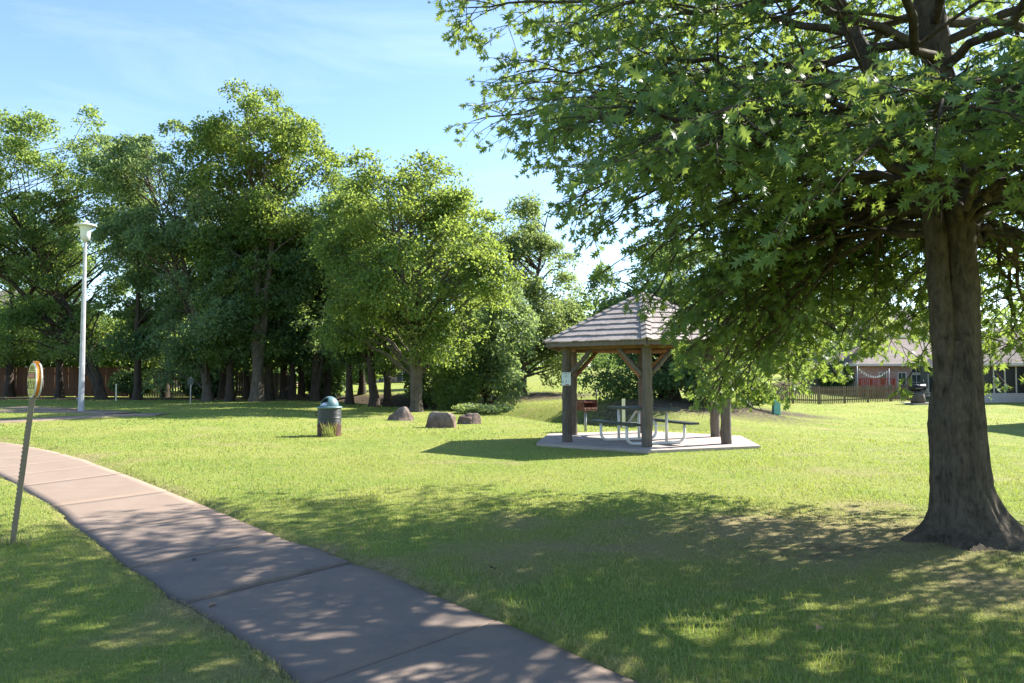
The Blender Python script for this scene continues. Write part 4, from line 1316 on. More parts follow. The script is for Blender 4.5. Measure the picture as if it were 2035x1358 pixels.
# notice on the left front post
LP = hx(PR, 5, 0) + np.array([GC[0], GC[1], SLAB])
tocam = unit(np.array([-LP[0], -LP[1]]))
nrot = math.atan2(tocam[1], tocam[0]) + math.pi / 2 + 0.10
ntc = thing('notice_sheet', 'white printed notice fixed to a gazebo post', 'sign', (LP[0] + tocam[0] * 0.152, LP[1] + tocam[1] * 0.152, PZ(766, LP[1])), nrot)
sh, sw = 0.285, 0.20
mb = MB(); mb.box((-0.02, 0, sh / 2), (sw, 0.008, sh)); mb.build('sheet', M['paper'], ntc)
def prints(parent, name, rects, mat, y):
    m1 = MB()
    for (x, z, w_, h_) in rects:
        m1.box((x, y, z), (w_, 0.002, h_))
    return m1.build(name, mat, parent)
prints(ntc, 'print', [(-0.045, 0.266, 0.09, 0.008), (0.035, 0.266, 0.05, 0.008), (-0.02, 0.247, 0.11, 0.005), (-0.02, 0.225, 0.07, 0.005), (-0.02, 0.205, 0.12, 0.004), (-0.02, 0.19, 0.1, 0.004), (-0.02, 0.17, 0.09, 0.004), (-0.085, 0.085, 0.02, 0.03), (-0.095, 0.06, 0.012, 0.02), (-0.02, 0.095, 0.016, 0.035), (-0.022, 0.07, 0.022, 0.012), (0.035, 0.09, 0.01, 0.03)], M['print_blue'], -0.0055)
prints(ntc, 'red_print', [(0.0, 0.02, 0.07, 0.02)], M['print_maroon'], -0.0055)

# picnic table
u2 = np.array([0.37, -0.93]); u2 /= np.linalg.norm(u2)
tbl = thing('picnic_table', 'picnic table with dark green boards and white tube frame under the gazebo', 'table', (2.84, 16.55, SLAB), math.atan2(u2[1], u2[0]))
mb = MB()
for k in range(5):
    mb.box((0, -0.3 + 0.15 * k, 0.735), (1.83, 0.142, 0.045))
mb.box((0, 0, 0.7145), (1.7, 0.6, 0.006))
mb.build('tabletop', M['table'], tbl)
for s in (-1, 1):
    mb = MB()
    for k in (-1, 1):
        mb.box((0, s * 0.71 + k * 0.065, 0.44), (1.83, 0.122, 0.045))
    mb.box((0, s * 0.71, 0.4195), (1.7, 0.2, 0.006))
    mb.build('bench_seat', M['table'], tbl)
for x in (-0.56, 0.56):
    pts = [(x, -0.71, 0.415), (x, -0.71, 0.2)]
    pts += [(x, -0.71 + 0.16 * (1 - math.cos(a)), 0.19 - 0.16 * math.sin(a)) for a in np.linspace(0.1, math.pi / 2, 7)]
    pts += [(x, 0.0, 0.03)]
    pts += [(x, 0.71 - 0.16 * (1 - math.cos(a)), 0.19 - 0.16 * math.sin(a)) for a in np.linspace(math.pi / 2, 0.1, 7)]
    pts += [(x, 0.71, 0.2), (x, 0.71, 0.415)]
    mb = MB(); mb.tube(pts, 0.031, 10); mb.build('frame_tube', M['white_metal'], tbl)
    for s in (-1, 1):
        mb = MB(); mb.tube([(x, s * 0.26, 0.03), (x, s * 0.26, 0.71)], 0.031, 10); mb.build('leg', M['white_metal'], tbl)
        mb = MB(); mb.tube([(x, s * 0.02, 0.4), (x * 0.35, s * 0.02, 0.7)], 0.014, 6); mb.build('brace', M['white_metal'], tbl)
    mb = MB(); mb.bar((x, -0.26, 0.4), (x, 0.26, 0.4), 0.03, 0.02); mb.build('cross_bar', M['white_metal'], tbl)

# pedestal grill behind the gazebo
gp = GL(1163, 857)
grl = thing('park_grill', 'rusty brown charcoal grill box on a steel pedestal beyond the gazebo slab', 'grill', gp, R(38))
mb = MB(); mb.tube([(0, 0, -0.1), (0, 0, 0.56)], 0.036, 10); mb.build('pedestal', M['steel'], grl)
mb = MB()
mb.box((0, 0, 0.575), (0.5, 0.4, 0.02))
mb.box((-0.25, 0, 0.72), (0.012, 0.4, 0.27)); mb.box((0.25, 0, 0.72), (0.012, 0.4, 0.27)); mb.box((0, 0.2, 0.72), (0.49, 0.012, 0.27))
mb.box((0, -0.195, 0.625), (0.49, 0.012, 0.07))
mb.build('firebox', M['rust'], grl)
mb = MB()
for k in range(9):
    mb.box((-0.22 + 0.055 * k, -0.03, 0.8), (0.012, 0.36, 0.012))
mb.box((0, -0.2, 0.8), (0.5, 0.02, 0.03)); mb.build('grate', M['rust'], grl)
mb = MB(); mb.tube([(0.2, -0.215, 0.78), (0.2, -0.22, 1.12)], [0.012, 0.02], 7); mb.build('handle', M['black'], grl)
mb = MB(); mb.tube([(0.25, 0.1, 0.82), (0.5, 0.16, 0.83)], 0.012, 6); mb.build('side_handle', M['steel'], grl)
mb = MB()
for x in (-0.2, -0.06, 0.1, 0.2):
    mb.box((x, -0.2055, 0.63), (0.045, 0.004, 0.014))
for y in (-0.1, 0.08):
    mb.box((-0.2575, y, 0.81), (0.004, 0.05, 0.014))
mb.build('vent_slots', M['steel'], grl)

# cream marker post by the creek
mp_ = GL(1238.5, 851)
tag(MB().box((0, 0, 0.4), (0.095, 0.025, 0.9)).box((0, -0.014, 0.70), (0.03, 0.003, 0.16)).build('marker_post', M['marker_white'], None, mp_, (0, 0, 0.1)), 'thin cream marker post on the creek edge behind the picnic table', 'marker')

# ================================================================== litter bin
bp = GL(656, 865.5)
binr = thing('litter_bin', 'rusting dark steel drum bin with a teal dome lid on the lawn', 'bin', bp)
prof = [(0.0, 0.0), (0.296, 0.0), (0.302, 0.015), (0.295, 0.03)]
for z in np.linspace(0.04, 0.68, 100):
    rib = 0.0035 * math.sin(z * 2 * math.pi / 0.034) if z > 0.24 else 0
    big_ = 0.009 * (math.exp(-((z - 0.24) / 0.012) ** 2) + math.exp(-((z - 0.46) / 0.012) ** 2))
    prof.append((0.295 + rib + big_, z))
prof += [(0.303, 0.69), (0.303, 0.705), (0.28, 0.705), (0.28, 0.5)]
mb = MB(); mb.lathe(prof, 40); mb.build('drum', M['drum'], binr)
mb = MB(); mb.lathe([(0.22, 0.70), (0.315, 0.695), (0.318, 0.71), (0.312, 0.735), (0.235, 0.745), (0.22, 0.745)], 40); mb.build('lid_rim', M['dome'], binr)
# dome with a real opening on the left, facing away from the sun
k_a, k_e = 48, 18
V, Fs = [], []
open_a = R(232)
for e in range(k_e + 1):
    el = e / k_e * math.pi / 2
    for a in range(k_a):
        th = 2 * math.pi * a / k_a
        V.append((0.228 * math.cos(el) * math.cos(th), 0.228 * math.cos(el) * math.sin(th), 0.742 + 0.252 * math.sin(el)))
for e in range(k_e):
    for a in range(k_a):
        th = 2 * math.pi * (a + 0.5) / k_a
        dd = abs(math.atan2(math.sin(th - open_a), math.cos(th - open_a)))
        el = (e + 0.5) / k_e * 90
        if dd < R(40) and 6 < el < 56:
            continue
        a2 = (a + 1) % k_a
        Fs.append((e * k_a + a, e * k_a + a2, (e + 1) * k_a + a2, (e + 1) * k_a + a))
mb = MB(); mb.add(V, Fs, True); dm = mb.build('dome_lid', M['dome'], binr)
sol = dm.modifiers.new('thick', 'SOLIDIFY'); sol.thickness = 0.012; sol.offset = -1
mb = MB()
for a_, b_ in ((open_a - R(40), open_a + R(40)),):
    for el in (R(57),):
        mb.tube([(0.232 * math.cos(el) * math.cos(t), 0.232 * math.cos(el) * math.sin(t), 0.742 + 0.256 * math.sin(el)) for t in np.linspace(a_, b_, 10)], 0.007, 6)
mb.build('opening_trim', M['black'], dm)
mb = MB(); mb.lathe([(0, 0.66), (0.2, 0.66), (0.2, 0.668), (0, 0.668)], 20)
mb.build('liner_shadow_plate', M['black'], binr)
mb = MB(); mb.tube([(-0.292, -0.05, 0.50), (-0.33, -0.05, 0.52), (-0.33, -0.05, 0.58), (-0.292, -0.05, 0.6)], 0.014, 7); mb.build('handle', M['black'], binr)
g = np.random.default_rng(5)
V, Fs = [], []
for e in range(7):
    for a in range(14):
        el, th = -math.pi / 2 + math.pi * e / 6, 2 * math.pi * a / 14
        rr = 0.12 * (1 + g.uniform(-0.25, 0.3))
        V.append((-0.07 + rr * math.cos(el) * math.cos(th), -0.06 + rr * math.cos(el) * math.sin(th), 0.765 + rr * 0.55 * math.sin(el)))
for e in range(6):
    for a in range(14):
        Fs.append((e * 14 + a, e * 14 + (a + 1) % 14, (e + 1) * 14 + (a + 1) % 14, (e + 1) * 14 + a))
lb = MB(); lb.add(V, Fs); tag(lb.build('litter_bag', M['litter'], None, bp), 'crumpled white bag inside the dome opening of the litter bin', 'bag')
# weeds in front of the bin
def weeds(name, label, base, n, rad, h, seed, wd=0.012, dryness=0.25):
    g = np.random.default_rng(seed)
    a = g.uniform(0, 2 * math.pi, n)
    rr = rad * g.random(n) ** 0.5
    Bp = np.stack([base[0] + rr * np.cos(a) * 1.3, base[1] + rr * np.sin(a) * 0.6, np.full(n, base[2] - 0.01)], -1)
    hh = h * g.uniform(0.4, 1.1, n)
    la = g.uniform(0, 2 * math.pi, n)
    le = g.uniform(0.1, 0.6, n)
    T1 = Bp + np.stack([np.cos(la) * np.sin(le) * hh * 0.5, np.sin(la) * np.sin(le) * hh * 0.5, hh * 0.65], -1)
    T2 = Bp + np.stack([np.cos(la) * np.sin(le) * hh * 1.2, np.sin(la) * np.sin(le) * hh * 1.2, hh * 0.95], -1)
    S = np.stack([-np.sin(la), np.cos(la), 0 * la], -1) * wd / 2
    V = np.stack([Bp - S, Bp + S, T1 + S, T1 - S, T2], 1).reshape(-1, 3)
    o = np.arange(n)[:, None] * 5
    T = np.concatenate([o + [0, 1, 2], o + [0, 2, 3], o + [3, 2, 4]])
    me = mesh_np(name, V - np.array(base), T, {'rnd': np.repeat(g.random(n), 5), 'dry': np.repeat(np.clip(g.random(n) * 2 * dryness, 0, 1), 5)})
    return tag(obj(name, me, M['grass'], None, base), label, 'weeds')
weeds('weed_tuft', 'tall grass weeds growing against the front of the drum bin', (bp.x + 0.05, bp.y - 0.36, bp.z), 60, 0.14, 0.42, 9, 0.014)
sb = GL(36, 1078)
weeds('weed_tuft', 'dry grass tuft around the foot of the leaning marker post', (sb.x + 0.03, sb.y - 0.02, sb.z), 90, 0.16, 0.12, 10, 0.006, 0.6)
weeds('weed_tuft', 'bright green grass tuft sprouting at the oak root', (4.52, 6.2, gz(4.52, 6.2)), 60, 0.12, 0.2, 11, 0.007, 0.1)

# ================================================================== boulders
def boulder(label, px, py, wpx, hpx, seed, pts, rz=0.0):
    """faceted rock: hull of hand-set corners, roughened."""
    import bmesh
    p = GL(px, py)
    s = p.y / F
    bm = bmesh.new()
    for q in pts:
        bm.verts.new((q[0] * wpx * s / 2, q[1] * wpx * s / 2, q[2] * hpx * s))
    bmesh.ops.convex_hull(bm, input=bm.verts)
    bmesh.ops.triangulate(bm, faces=bm.faces)
    bmesh.ops.subdivide_edges(bm, edges=bm.edges, cuts=3, use_grid_fill=True)
    bmesh.ops.bevel(bm, geom=[e for e in bm.edges if e.is_manifold and e.calc_face_angle(0) > 0.5], offset=0.018, segments=1, affect='EDGES')
    bmesh.ops.triangulate(bm, faces=bm.faces)
    g = np.random.default_rng(seed)
    for v in bm.verts:
        c = v.co
        k = float(fbm(np.array([c.x * 5 + seed]), np.array([c.y * 5 + c.z * 4]), 4)[0]) - 0.5
        k2 = float(fbm(np.array([c.x * 16 + seed]), np.array([c.z * 16 + c.y * 9]), 3)[0]) - 0.5
        v.co = c + c.normalized() * (0.11 * k + 0.05 * k2) * 0.8
    me = bpy.data.meshes.new('boulder')
    bm.to_mesh(me); bm.free()
    return tag(obj('boulder', me, M['boulder'], None, (p.x, p.y, p.z - 0.04), (0, 0, rz)), label, 'boulder')
boulder('reddish boulder with a peaked top, farthest from the gazebo', 797, 835, 52, 29, 3, [(-1, -0.5, 0), (-1.0, 0.4, 0.1), (-0.85, -0.3, 0.42), (-0.2, 0.1, 0.85), (0.25, 0.0, 1.02), (0.45, 0.2, 0.98), (1, 0.1, 0.3), (0.95, -0.3, 0.05), (0.2, -0.7, 0.0), (0.3, 0.7, 0), (0.9, 0.4, 0), (-0.5, 0.6, 0)])
boulder('biggest boulder, flat topped and blocky reddish brown', 877, 849, 62, 33, 8, [(-1, -0.5, 0), (-0.85, -0.45, 0.45), (-0.72, -0.2, 0.95), (0.45, -0.35, 0.98), (0.95, -0.2, 0.75), (0.85, -0.55, 0.0), (0.98, 0.3, 0.1), (0.6, 0.5, 0.9), (-0.6, 0.5, 1.0), (-0.9, 0.4, 0.1), (0.8, -0.6, 0.55)])
boulder('low boulder with pale flat top beside the blocky boulder', 933, 842, 48, 25, 13, [(-1, -0.3, 0.1), (-0.9, -0.3, 0.75), (-0.2, -0.1, 0.95), (0.75, 0.1, 1.0), (0.98, 0, 0.55), (1, -0.1, 0), (0.3, -0.6, 0), (0.1, -0.45, 0.5), (-0.8, 0.5, 0), (0.9, 0.5, 0.1), (0.2, 0.6, 0.85)])

# ================================================================== street lamp
lp_ = GL(163.5, 818)
lh = (818 - 437) / F * lp_.y
lamp = thing('street_lamp', 'tall white lamp pole with wide brimmed lamp head beside the footpath', 'lamp', lp_)
k_ = lp_.y / F
mb = MB()
n8 = 8
V, Fs = [], []
for z, r in ((-0.2, 5.6 * k_), (0, 5.6 * k_), (lh * 0.5, 4.2 * k_), (lh - 41 * k_, 2.9 * k_)):
    for a in range(n8):
        V.append((r * math.cos(R(22.5 + 45 * a)), r * math.sin(R(22.5 + 45 * a)), z))
for j in range(3):
    for a in range(n8):
        Fs.append((j * 8 + a, j * 8 + (a + 1) % 8, (j + 1) * 8 + (a + 1) % 8, (j + 1) * 8 + a))
mb.add(V, Fs); mb.build('pole', M['lamp_metal'], lamp)
mb = MB(); mb.box((-6.1 * k_, -1.6 * k_, 0.45), (0.012, 0.09, 0.14)); mb.build('hand_hole_cover', M['lamp_metal'], lamp)
hz = lh - 42 * k_
mb = MB(); mb.lathe([(0.0, hz), (3.6 * k_, hz), (4.4 * k_, hz + 2.5 * k_), (8.4 * k_, hz + 3.5 * k_), (8.8 * k_, hz + 14 * k_)], 24); mb.build('ballast_cup', M['lamp_white'], lamp)
mb = MB(); mb.lathe([(8.7 * k_, hz + 14 * k_), (9.0 * k_, hz + 15 * k_), (9.6 * k_, hz + 24 * k_), (12.6 * k_, hz + 30 * k_)], 24); mb.build('lens', M['lamp_glass'], lamp)
mb = MB(); mb.lathe([(12.6 * k_, hz + 29.5 * k_), (20.3 * k_, hz + 31.5 * k_), (20.3 * k_, hz + 33 * k_), (11 * k_, hz + 36 * k_), (6 * k_, hz + 37 * k_), (0, hz + 37.5 * k_)], 32); mb.build('brim', M['lamp_white'], lamp)
mb = MB(); mb.lathe([(3.6 * k_, hz + 37 * k_), (3.8 * k_, hz + 38 * k_), (3.0 * k_, hz + 39 * k_), (4.0 * k_, hz + 40 * k_), (3.0 * k_, hz + 43 * k_), (0, hz + 43.5 * k_)], 16); mb.build('cap', M['lamp_white'], lamp)

# ================================================================== leaning marker sign
sgn = thing('marker_sign', 'leaning tan post carrying a yellow and orange oval utility marker', 'sign', sb)
ytop = sb.y
up_v = Vector((PX(72, ytop) - sb.x + 0.0, 0.02, 1.62)).normalized()
mb = MB()
side = Vector((math.cos(R(-28)), math.sin(R(-28)), 0))
ln_ = 1.40
mb.bar(up_v * -0.3, up_v * ln_, 0.012, 0.044, up=(0.9, 0.4, 0))
for k in range(34):                                  # punched, toothed edge of the channel post
    pz = 0.12 + k * 0.037
    mb.box(tuple(up_v * pz + Vector((-0.021, -0.009, 0))), (0.008, 0.008, 0.018))
mb.build('post', M['post_tan'], sgn)
# oval body: axis seen at a slant so that the face shows narrow and the rim shows at its right
face_a = R(-126)                                     # direction the printed face looks towards
fx = Vector((math.cos(face_a), math.sin(face_a), 0))
tx = Vector((-fx.y, fx.x, 0))
upo = (up_v - fx * up_v.dot(fx)).normalized()
cen = up_v * 1.47 + fx * 0.0
hb, wb, th = 0.158, 0.088, 0.045
def oval(c, rw, rh, n=28):
    return [c + tx * (rw * math.cos(2 * math.pi * a / n)) + upo * (rh * math.sin(2 * math.pi * a / n)) for a in range(n)]
def oval_solid(name, rings, mat, parent):
    n = 28
    V, Fs = [], []
    for r_ in rings:
        V += r_
    for j in range(len(rings) - 1):
        for a in range(n):
            Fs.append((j * n + a, j * n + (a + 1) % n, (j + 1) * n + (a + 1) % n, (j + 1) * n + a))
    Fs.append(tuple(range(n))[::-1]); Fs.append(tuple((len(rings) - 1) * n + a for a in range(n)))
    m1 = MB(); m1.add(V, Fs)
    return m1.build(name, mat, parent)
body = oval_solid('body', [oval(cen - fx * th / 2, wb * 0.95, hb * 0.95), oval(cen - fx * th * 0.36, wb * 0.9, hb * 0.92), oval(cen + fx * th * 0.36, wb * 0.9, hb * 0.92), oval(cen + fx * th / 2, wb * 0.95, hb * 0.95)], M['orange'], sgn)
for s in (-1, 1):
    oval_solid('rim', [oval(cen + fx * (s * th / 2 - 0.006), wb, hb), oval(cen + fx * (s * th / 2 + 0.006), wb, hb)], M['rim_white'], sgn)
face = oval_solid('face', [oval(cen + fx * (th / 2 + 0.0061), wb * 0.9, hb * 0.94), oval(cen + fx * (th / 2 + 0.009), wb * 0.9, hb * 0.94)], M['yellow'], sgn)
def marks(name, rects, mat, dz):
    m1 = MB()
    for (x, z, w_, h_) in rects:
        c = cen + fx * (th / 2 + dz) + tx * (x * wb) + upo * (z * hb)
        V = []
        for d_ in (0, 0.0012):
            for i_, j_ in ((-1, -1), (1, -1), (1, 1), (-1, 1)):
                V.append(c + fx * d_ + tx * (i_ * w_ * wb / 2) + upo * (j_ * h_ * hb / 2))
        m1.add(V, [(0, 3, 2, 1), (4, 5, 6, 7), (0, 1, 5, 4), (1, 2, 6, 5), (2, 3, 7, 6), (3, 0, 4, 7)])
    return m1.build(name, mat, face)
marks('print_bars', [(0, 0.56, 1.1, 0.035), (0, 0.44, 1.3, 0.045), (0, 0.14, 1.55, 0.04), (0.0, -0.08, 1.6, 0.04), (0.72, 0.3, 0.1, 0.3), (-0.72, 0.3, 0.1, 0.3), (-0.22, 0.03, 0.06, 0.16),
    (0, -0.44, 1.5, 0.05), (-0.68, -0.26, 0.22, 0.36), (0.7, -0.26, 0.14, 0.36), (-0.3, 0.7, 0.07, 0.16), (-0.1, 0.72, 0.07, 0.2), (0.12, 0.72, 0.07, 0.2), (0.32, 0.7, 0.07, 0.16),
    (-0.1, -0.18, 0.12, 0.12), (0.2, -0.3, 0.1, 0.14), (0.35, -0.2, 0.3, 0.04), (-0.35, -0.3, 0.14, 0.05), (0, -0.55, 0.1, 0.04), (0, -0.66, 0.7, 0.03), (0, -0.79, 0.5, 0.05)], M['print_black'], 0.0092)
marks('print_panel', [(0, 0.29, 1.32, 0.27)], M['print_red'], 0.0093)
mb = MB()
mb.bar(cen + upo * (hb * 0.86), cen + upo * (hb * 1.10), 0.05, 0.035, up=tuple(fx)); mb.build('top_tab', M['orange'], sgn)

# ================================================================== fences
def fence(name, label, A, Bp, h, n, pw, gap, mat, cat='fence', rails=2, step=2.4, pointed=False, piece='picket', gapdepth=0.0):
    """posts, rails and pickets from A to B; each picket its own piece."""
    A, Bp = Vector((A[0], A[1], 0)), Vector((Bp[0], Bp[1], 0))
    d = Bp - A
    Ln = d.length
    d.normalize()
    rz = math.atan2(d.y, d.x)
    root = thing(name, label, cat, (A.x, A.y, gz(A.x, A.y)), rz)
    z0 = root.location.z
    zz = lambda s: gz(A.x + d.x * s, A.y + d.y * s) - z0
    s = 0.0
    pm = MB().box((0, 0, h * 0.5 - 0.1), (0.1, 0.1, h + 0.25)).mesh('post')
    pm.materials.append(mat)
    while s < Ln + 0.1:
        obj('post', pm, None, root, (s, 0.06, zz(s)))
        s += step
    for k in range(rails):
        zr = h * (0.22 + 0.6 * k / max(1, rails - 1))
        s = 0.0
        while s < Ln - 0.05:
            e = min(Ln, s + step)
            mb = MB(); mb.bar((s, 0.03, zz(s) + zr), (e - 0.01, 0.03, zz(e) + zr), 0.04, 0.09)
            mb.build('rail', mat, root)
            s = e
    m1 = MB()
    if pointed:
        x, t = pw / 2, 0.011
        poly = [(-x, 0), (x, 0), (x, h - 0.07), (0, h), (-x, h - 0.07)]
        V = [(p[0], -t, p[1]) for p in poly] + [(p[0], t, p[1]) for p in poly]
        m1.add(V, [(0, 1, 2, 3, 4), (9, 8, 7, 6, 5)] + [(i, 5 + i, 5 + (i + 1) % 5, (i + 1) % 5) for i in range(5)])
    else:
        m1.box((0, 0, h / 2), (pw, 0.02, h))
    pm = m1.mesh(piece)
    pm.materials.append(mat)
    s = pw / 2
    g = np.random.default_rng(int(A.x * 7) % 1000)
    while s < Ln:
        obj(piece, pm, None, root, (s, -0.004 + g.uniform(-0.002, 0.002), zz(s) + 0.04 + g.uniform(-0.012, 0.012)), (0, g.uniform(-0.012, 0.012), 0))
        s += pw + gap
    return root
fence('board_fence', 'tall brown privacy fence of close boards behind the lamp pole', (PX(-140, 46.5), 46.5), (PX(257, 45.5), 45.5), 1.75, 0, 0.14, 0.006, M['board'], piece='board')
fence('picket_fence', 'open slatted brown fence glowing from the sunny yard behind it', (PX(262, 45.5), 45.5), (PX(470, 46), 46), 1.45, 0, 0.085, 0.065, M['picket'])
fence('picket_fence', 'slatted fence running between the grey trunk and the leaning trunks', (PX(470, 46), 46), (PX(590, 46.5), 46.5), 1.5, 0, 0.12, 0.03, M['picket'])
fence('footbridge_rail', 'low dark rail of a small footbridge over the creek behind the litter bin', (PX(588, 42), 42), (PX(665, 42.5), 42.5), 0.85, 0, 0.05, 0.07, M['picket'], cat='railing', step=1.6, piece='baluster')
fence('iron_fence', 'low dark fence on the lawn in front of the brick house', (PX(770, 60), 60), (PX(840, 60), 60), 0.9, 0, 0.03, 0.12, M['black'], piece='picket')
fence('picket_fence', 'weathered grey picket fence with pointed tops along the far lawn', (PX(1522, 46), 46), (PX(1815, 53), 53), 1.12, 0, 0.09, 0.09, M['picket'], pointed=True)
fence('picket_fence', 'darker picket fence turning back behind the weathered grey one', (PX(1526, 46.8), 46.8), (PX(1660, 66), 66), 1.15, 0, 0.09, 0.1, M['picket'], pointed=True)

# ================================================================== houses
def hip_roof(mb, x0, x1, y0, y1, z, h, ov=0.45):
    x0, x1, y0, y1 = x0 - ov, x1 + ov, y0 - ov, y1 + ov
    if (x1 - x0) >= (y1 - y0):
        r = (y1 - y0) / 2 * 0.9
        a, b_ = (x0 + r, (y0 + y1) / 2, z + h), (x1 - r, (y0 + y1) / 2, z + h)
        V = [(x0, y0, z), (x1, y0, z), (x1, y1, z), (x0, y1, z), a, b_]
        Fs = [(0, 1, 5, 4), (1, 2, 5), (2, 3, 4, 5), (3, 0, 4), (3, 2, 1, 0)]
    else:
        r = (x1 - x0) / 2 * 0.9
        a, b_ = ((x0 + x1) / 2, y0 + r, z + h), ((x0 + x1) / 2, y1 - r, z + h)
        V = [(x0, y0, z), (x1, y0, z), (x1, y1, z), (x0, y1, z), a, b_]
        Fs = [(0, 1, 4), (1, 2, 5, 4), (2, 3, 5), (3, 0, 4, 5), (3, 2, 1, 0)]
    mb.add(V, Fs)
    for (p, q) in ((0, 1), (1, 2), (2, 3), (3, 0)):
        pass
    return mb
def fascia(root, x0, x1, y0, y1, z, ov=0.45, mat='trim'):
    x0, x1, y0, y1 = x0 - ov - 0.02, x1 + ov + 0.02, y0 - ov - 0.02, y1 + ov + 0.02
    mb = MB()
    mb.box(((x0 + x1) / 2, y0, z - 0.06), (x1 - x0, 0.05, 0.16)); mb.box(((x0 + x1) / 2, y1, z - 0.06), (x1 - x0, 0.05, 0.16))
    mb.box((x0, (y0 + y1) / 2, z - 0.062), (0.05, y1 - y0 - 0.06, 0.156)); mb.box((x1, (y0 + y1) / 2, z - 0.062), (0.05, y1 - y0 - 0.06, 0.156))
    mb.build('gutter', M[mat], root)
def window(root, x, y, z, w_, h_, nx_=2, nz_=2, face='y', name='window'):
    """frame, glass and glazing bars on a wall facing -y (or -x)."""
    def bx(mb, c, s):
        if face == 'y':
            mb.box((x + c[0], y + c[1], z + c[2]), s)
        else:
            mb.box((x + c[1], y + c[0], z + c[2]), (s[1], s[0], s[2]))
    mb = MB()
    for s in (-1, 1):
        bx(mb, (s * (w_ / 2 + 0.03), -0.035, h_ / 2), (0.07, 0.07, h_ + 0.13))
        bx(mb, (0, -0.034, h_ / 2 + s * (h_ / 2 + 0.03)), (w_, 0.068, 0.07))
    f_ = mb.build(name, M['trim'], root)
    mb = MB(); bx(mb, (0, -0.012, h_ / 2), (w_ - 0.002, 0.02, h_ - 0.002)); mb.build('pane', M['glass'], f_)
    mb = MB()
    for k in range(1, nx_):
        bx(mb, (-w_ / 2 + w_ * k / nx_, -0.03, h_ / 2), (0.035, 0.016, h_ - 0.01))
    for k in range(1, nz_):
        bx(mb, (0, -0.031, h_ * k / nz_), (w_ - 0.01, 0.014, 0.035))
    if mb.n:
        mb.build('glazing_bars', M['trim'], f_)
    return f_
def walls(root, x0, x1, y0, y1, z0, z1, mat, name='wall'):
    mb = MB(); mb.box(((x0 + x1) / 2, (y0 + y1) / 2, (z0 + z1) / 2), (x1 - x0, y1 - y0, z1 - z0))
    return mb.build(name, M[mat], root)

# house right: brick wing, green sided wing, screened porch, near wing beyond the picture's edge
hr = thing('brick_house', 'low brick house with grey green siding and screened porch behind the oak', 'house', (0, 0, 0))
zb = -0.35
walls(hr, 26.2, 37, 57, 66, zb - 0.5, zb + 2.75, 'brick')
mb = MB(); hip_roof(mb, 26.2, 37, 57, 66, zb + 2.76, 2.1); mb.build('roof', M['roof'], hr)
fascia(hr, 26.2, 37, 57, 66, zb + 2.76)
window(hr, PX(1820, 57), 57, zb + 0.3, 0.72, 1.65, 2, 3)
window(hr, PX(1820, 57), 57, zb + 2.12, 0.72, 0.38, 2, 1, name='transom')
window(hr, PX(1791, 57), 57, zb + 0.3, 0.55, 1.8, 2, 2)
window(hr, PX(1753, 57), 57, zb + 0.3, 0.5, 1.8, 1, 2)
xgw = PX(1832, 56.7)
walls(hr, xgw, 36.9, 56.7, 56.995, zb - 0.5, zb + 2.68, 'siding_green')
mb = MB()
xg = xgw + 0.15
while xg < 36.8:
    mb.box((xg, 56.685, zb + 1.1), (0.045, 0.03, 3.1)); xg += 0.3
mb.build('battens', M['siding_green'], hr)
window(hr, PX(1848, 56.7), 56.67, zb + 0.5, 0.32, 1.45, 1, 1)
# porch
x0p, x1p, yp = PX(1950, 50.5), 37.5, 50.5
walls(hr, x0p, x1p, yp, yp + 4, zb - 0.4, zb + 0.72, 'siding_white', 'porch_wall')
mb = MB()
for k in range(6):
    mb.box(((x0p + x1p) / 2, yp - 0.008, zb - 0.02 + 0.13 * k), (x1p - x0p, 0.02, 0.012))
mb.build('lap_lines', M['siding_tan'], hr)
walls(hr, x0p + 0.03, x1p - 0.03, yp + 0.05, yp + 3.9, zb + 0.73, zb + 2.5, 'screen', 'insect_screen')
mb = MB()
xg = x0p + 0.05
while xg < x1p:
    mb.box((xg, yp + 0.02, zb + 1.61), (0.07, 0.07, 1.77)); xg += 0.75
mb.build('porch_posts', M['trim'], hr)
mb = MB(); mb.box(((x0p + x1p) / 2, yp + 0.01, zb + 2.6), (x1p - x0p, 0.1, 0.2)); mb.build('porch_beam', M['trim'], hr)
mb = MB(); hip_roof(mb, x0p, x1p + 3, yp, yp + 7, zb + 2.71, 2.6, 0.4); mb.build('roof', M['roof'], hr)
fascia(hr, x0p, x1p + 3, yp, yp + 7, zb + 2.71, 0.4)
# siding wall right of the porch, coming forward
walls(hr, x1p - 2.6, x1p + 6, yp - 3.2, yp - 0.02, zb - 0.4, zb + 2.9, 'siding_tan', 'wing_wall')
mb = MB(); hip_roof(mb, x1p - 2.6, x1p + 6, yp - 3.2, yp + 4, zb + 2.91, 2.4, 0.4); mb.build('roof', M['roof'], hr)
# neighbouring house to the right of the view
hn = thing('neighbour_house', 'taupe sided two storey house standing beyond the right edge, casting shade over the lawn', 'house', (0, 0, 0))
walls(hn, 24.6, 37, 26, 35, -1.2, 5.2, 'siding_tan')
mb = MB(); hip_roof(mb, 24.6, 37, 26, 35, 5.21, 3.0); mb.build('roof', M['roof'], hn)
fascia(hn, 24.6, 37, 26, 35, 5.21)
for zz_ in (0.2, 3.1):
    window(hn, 27, 26, zz_, 1.2, 1.3); window(hn, 31, 26, zz_, 1.2, 1.3); window(hn, 24.6, 30, zz_, 1.2, 1.3, face='x')

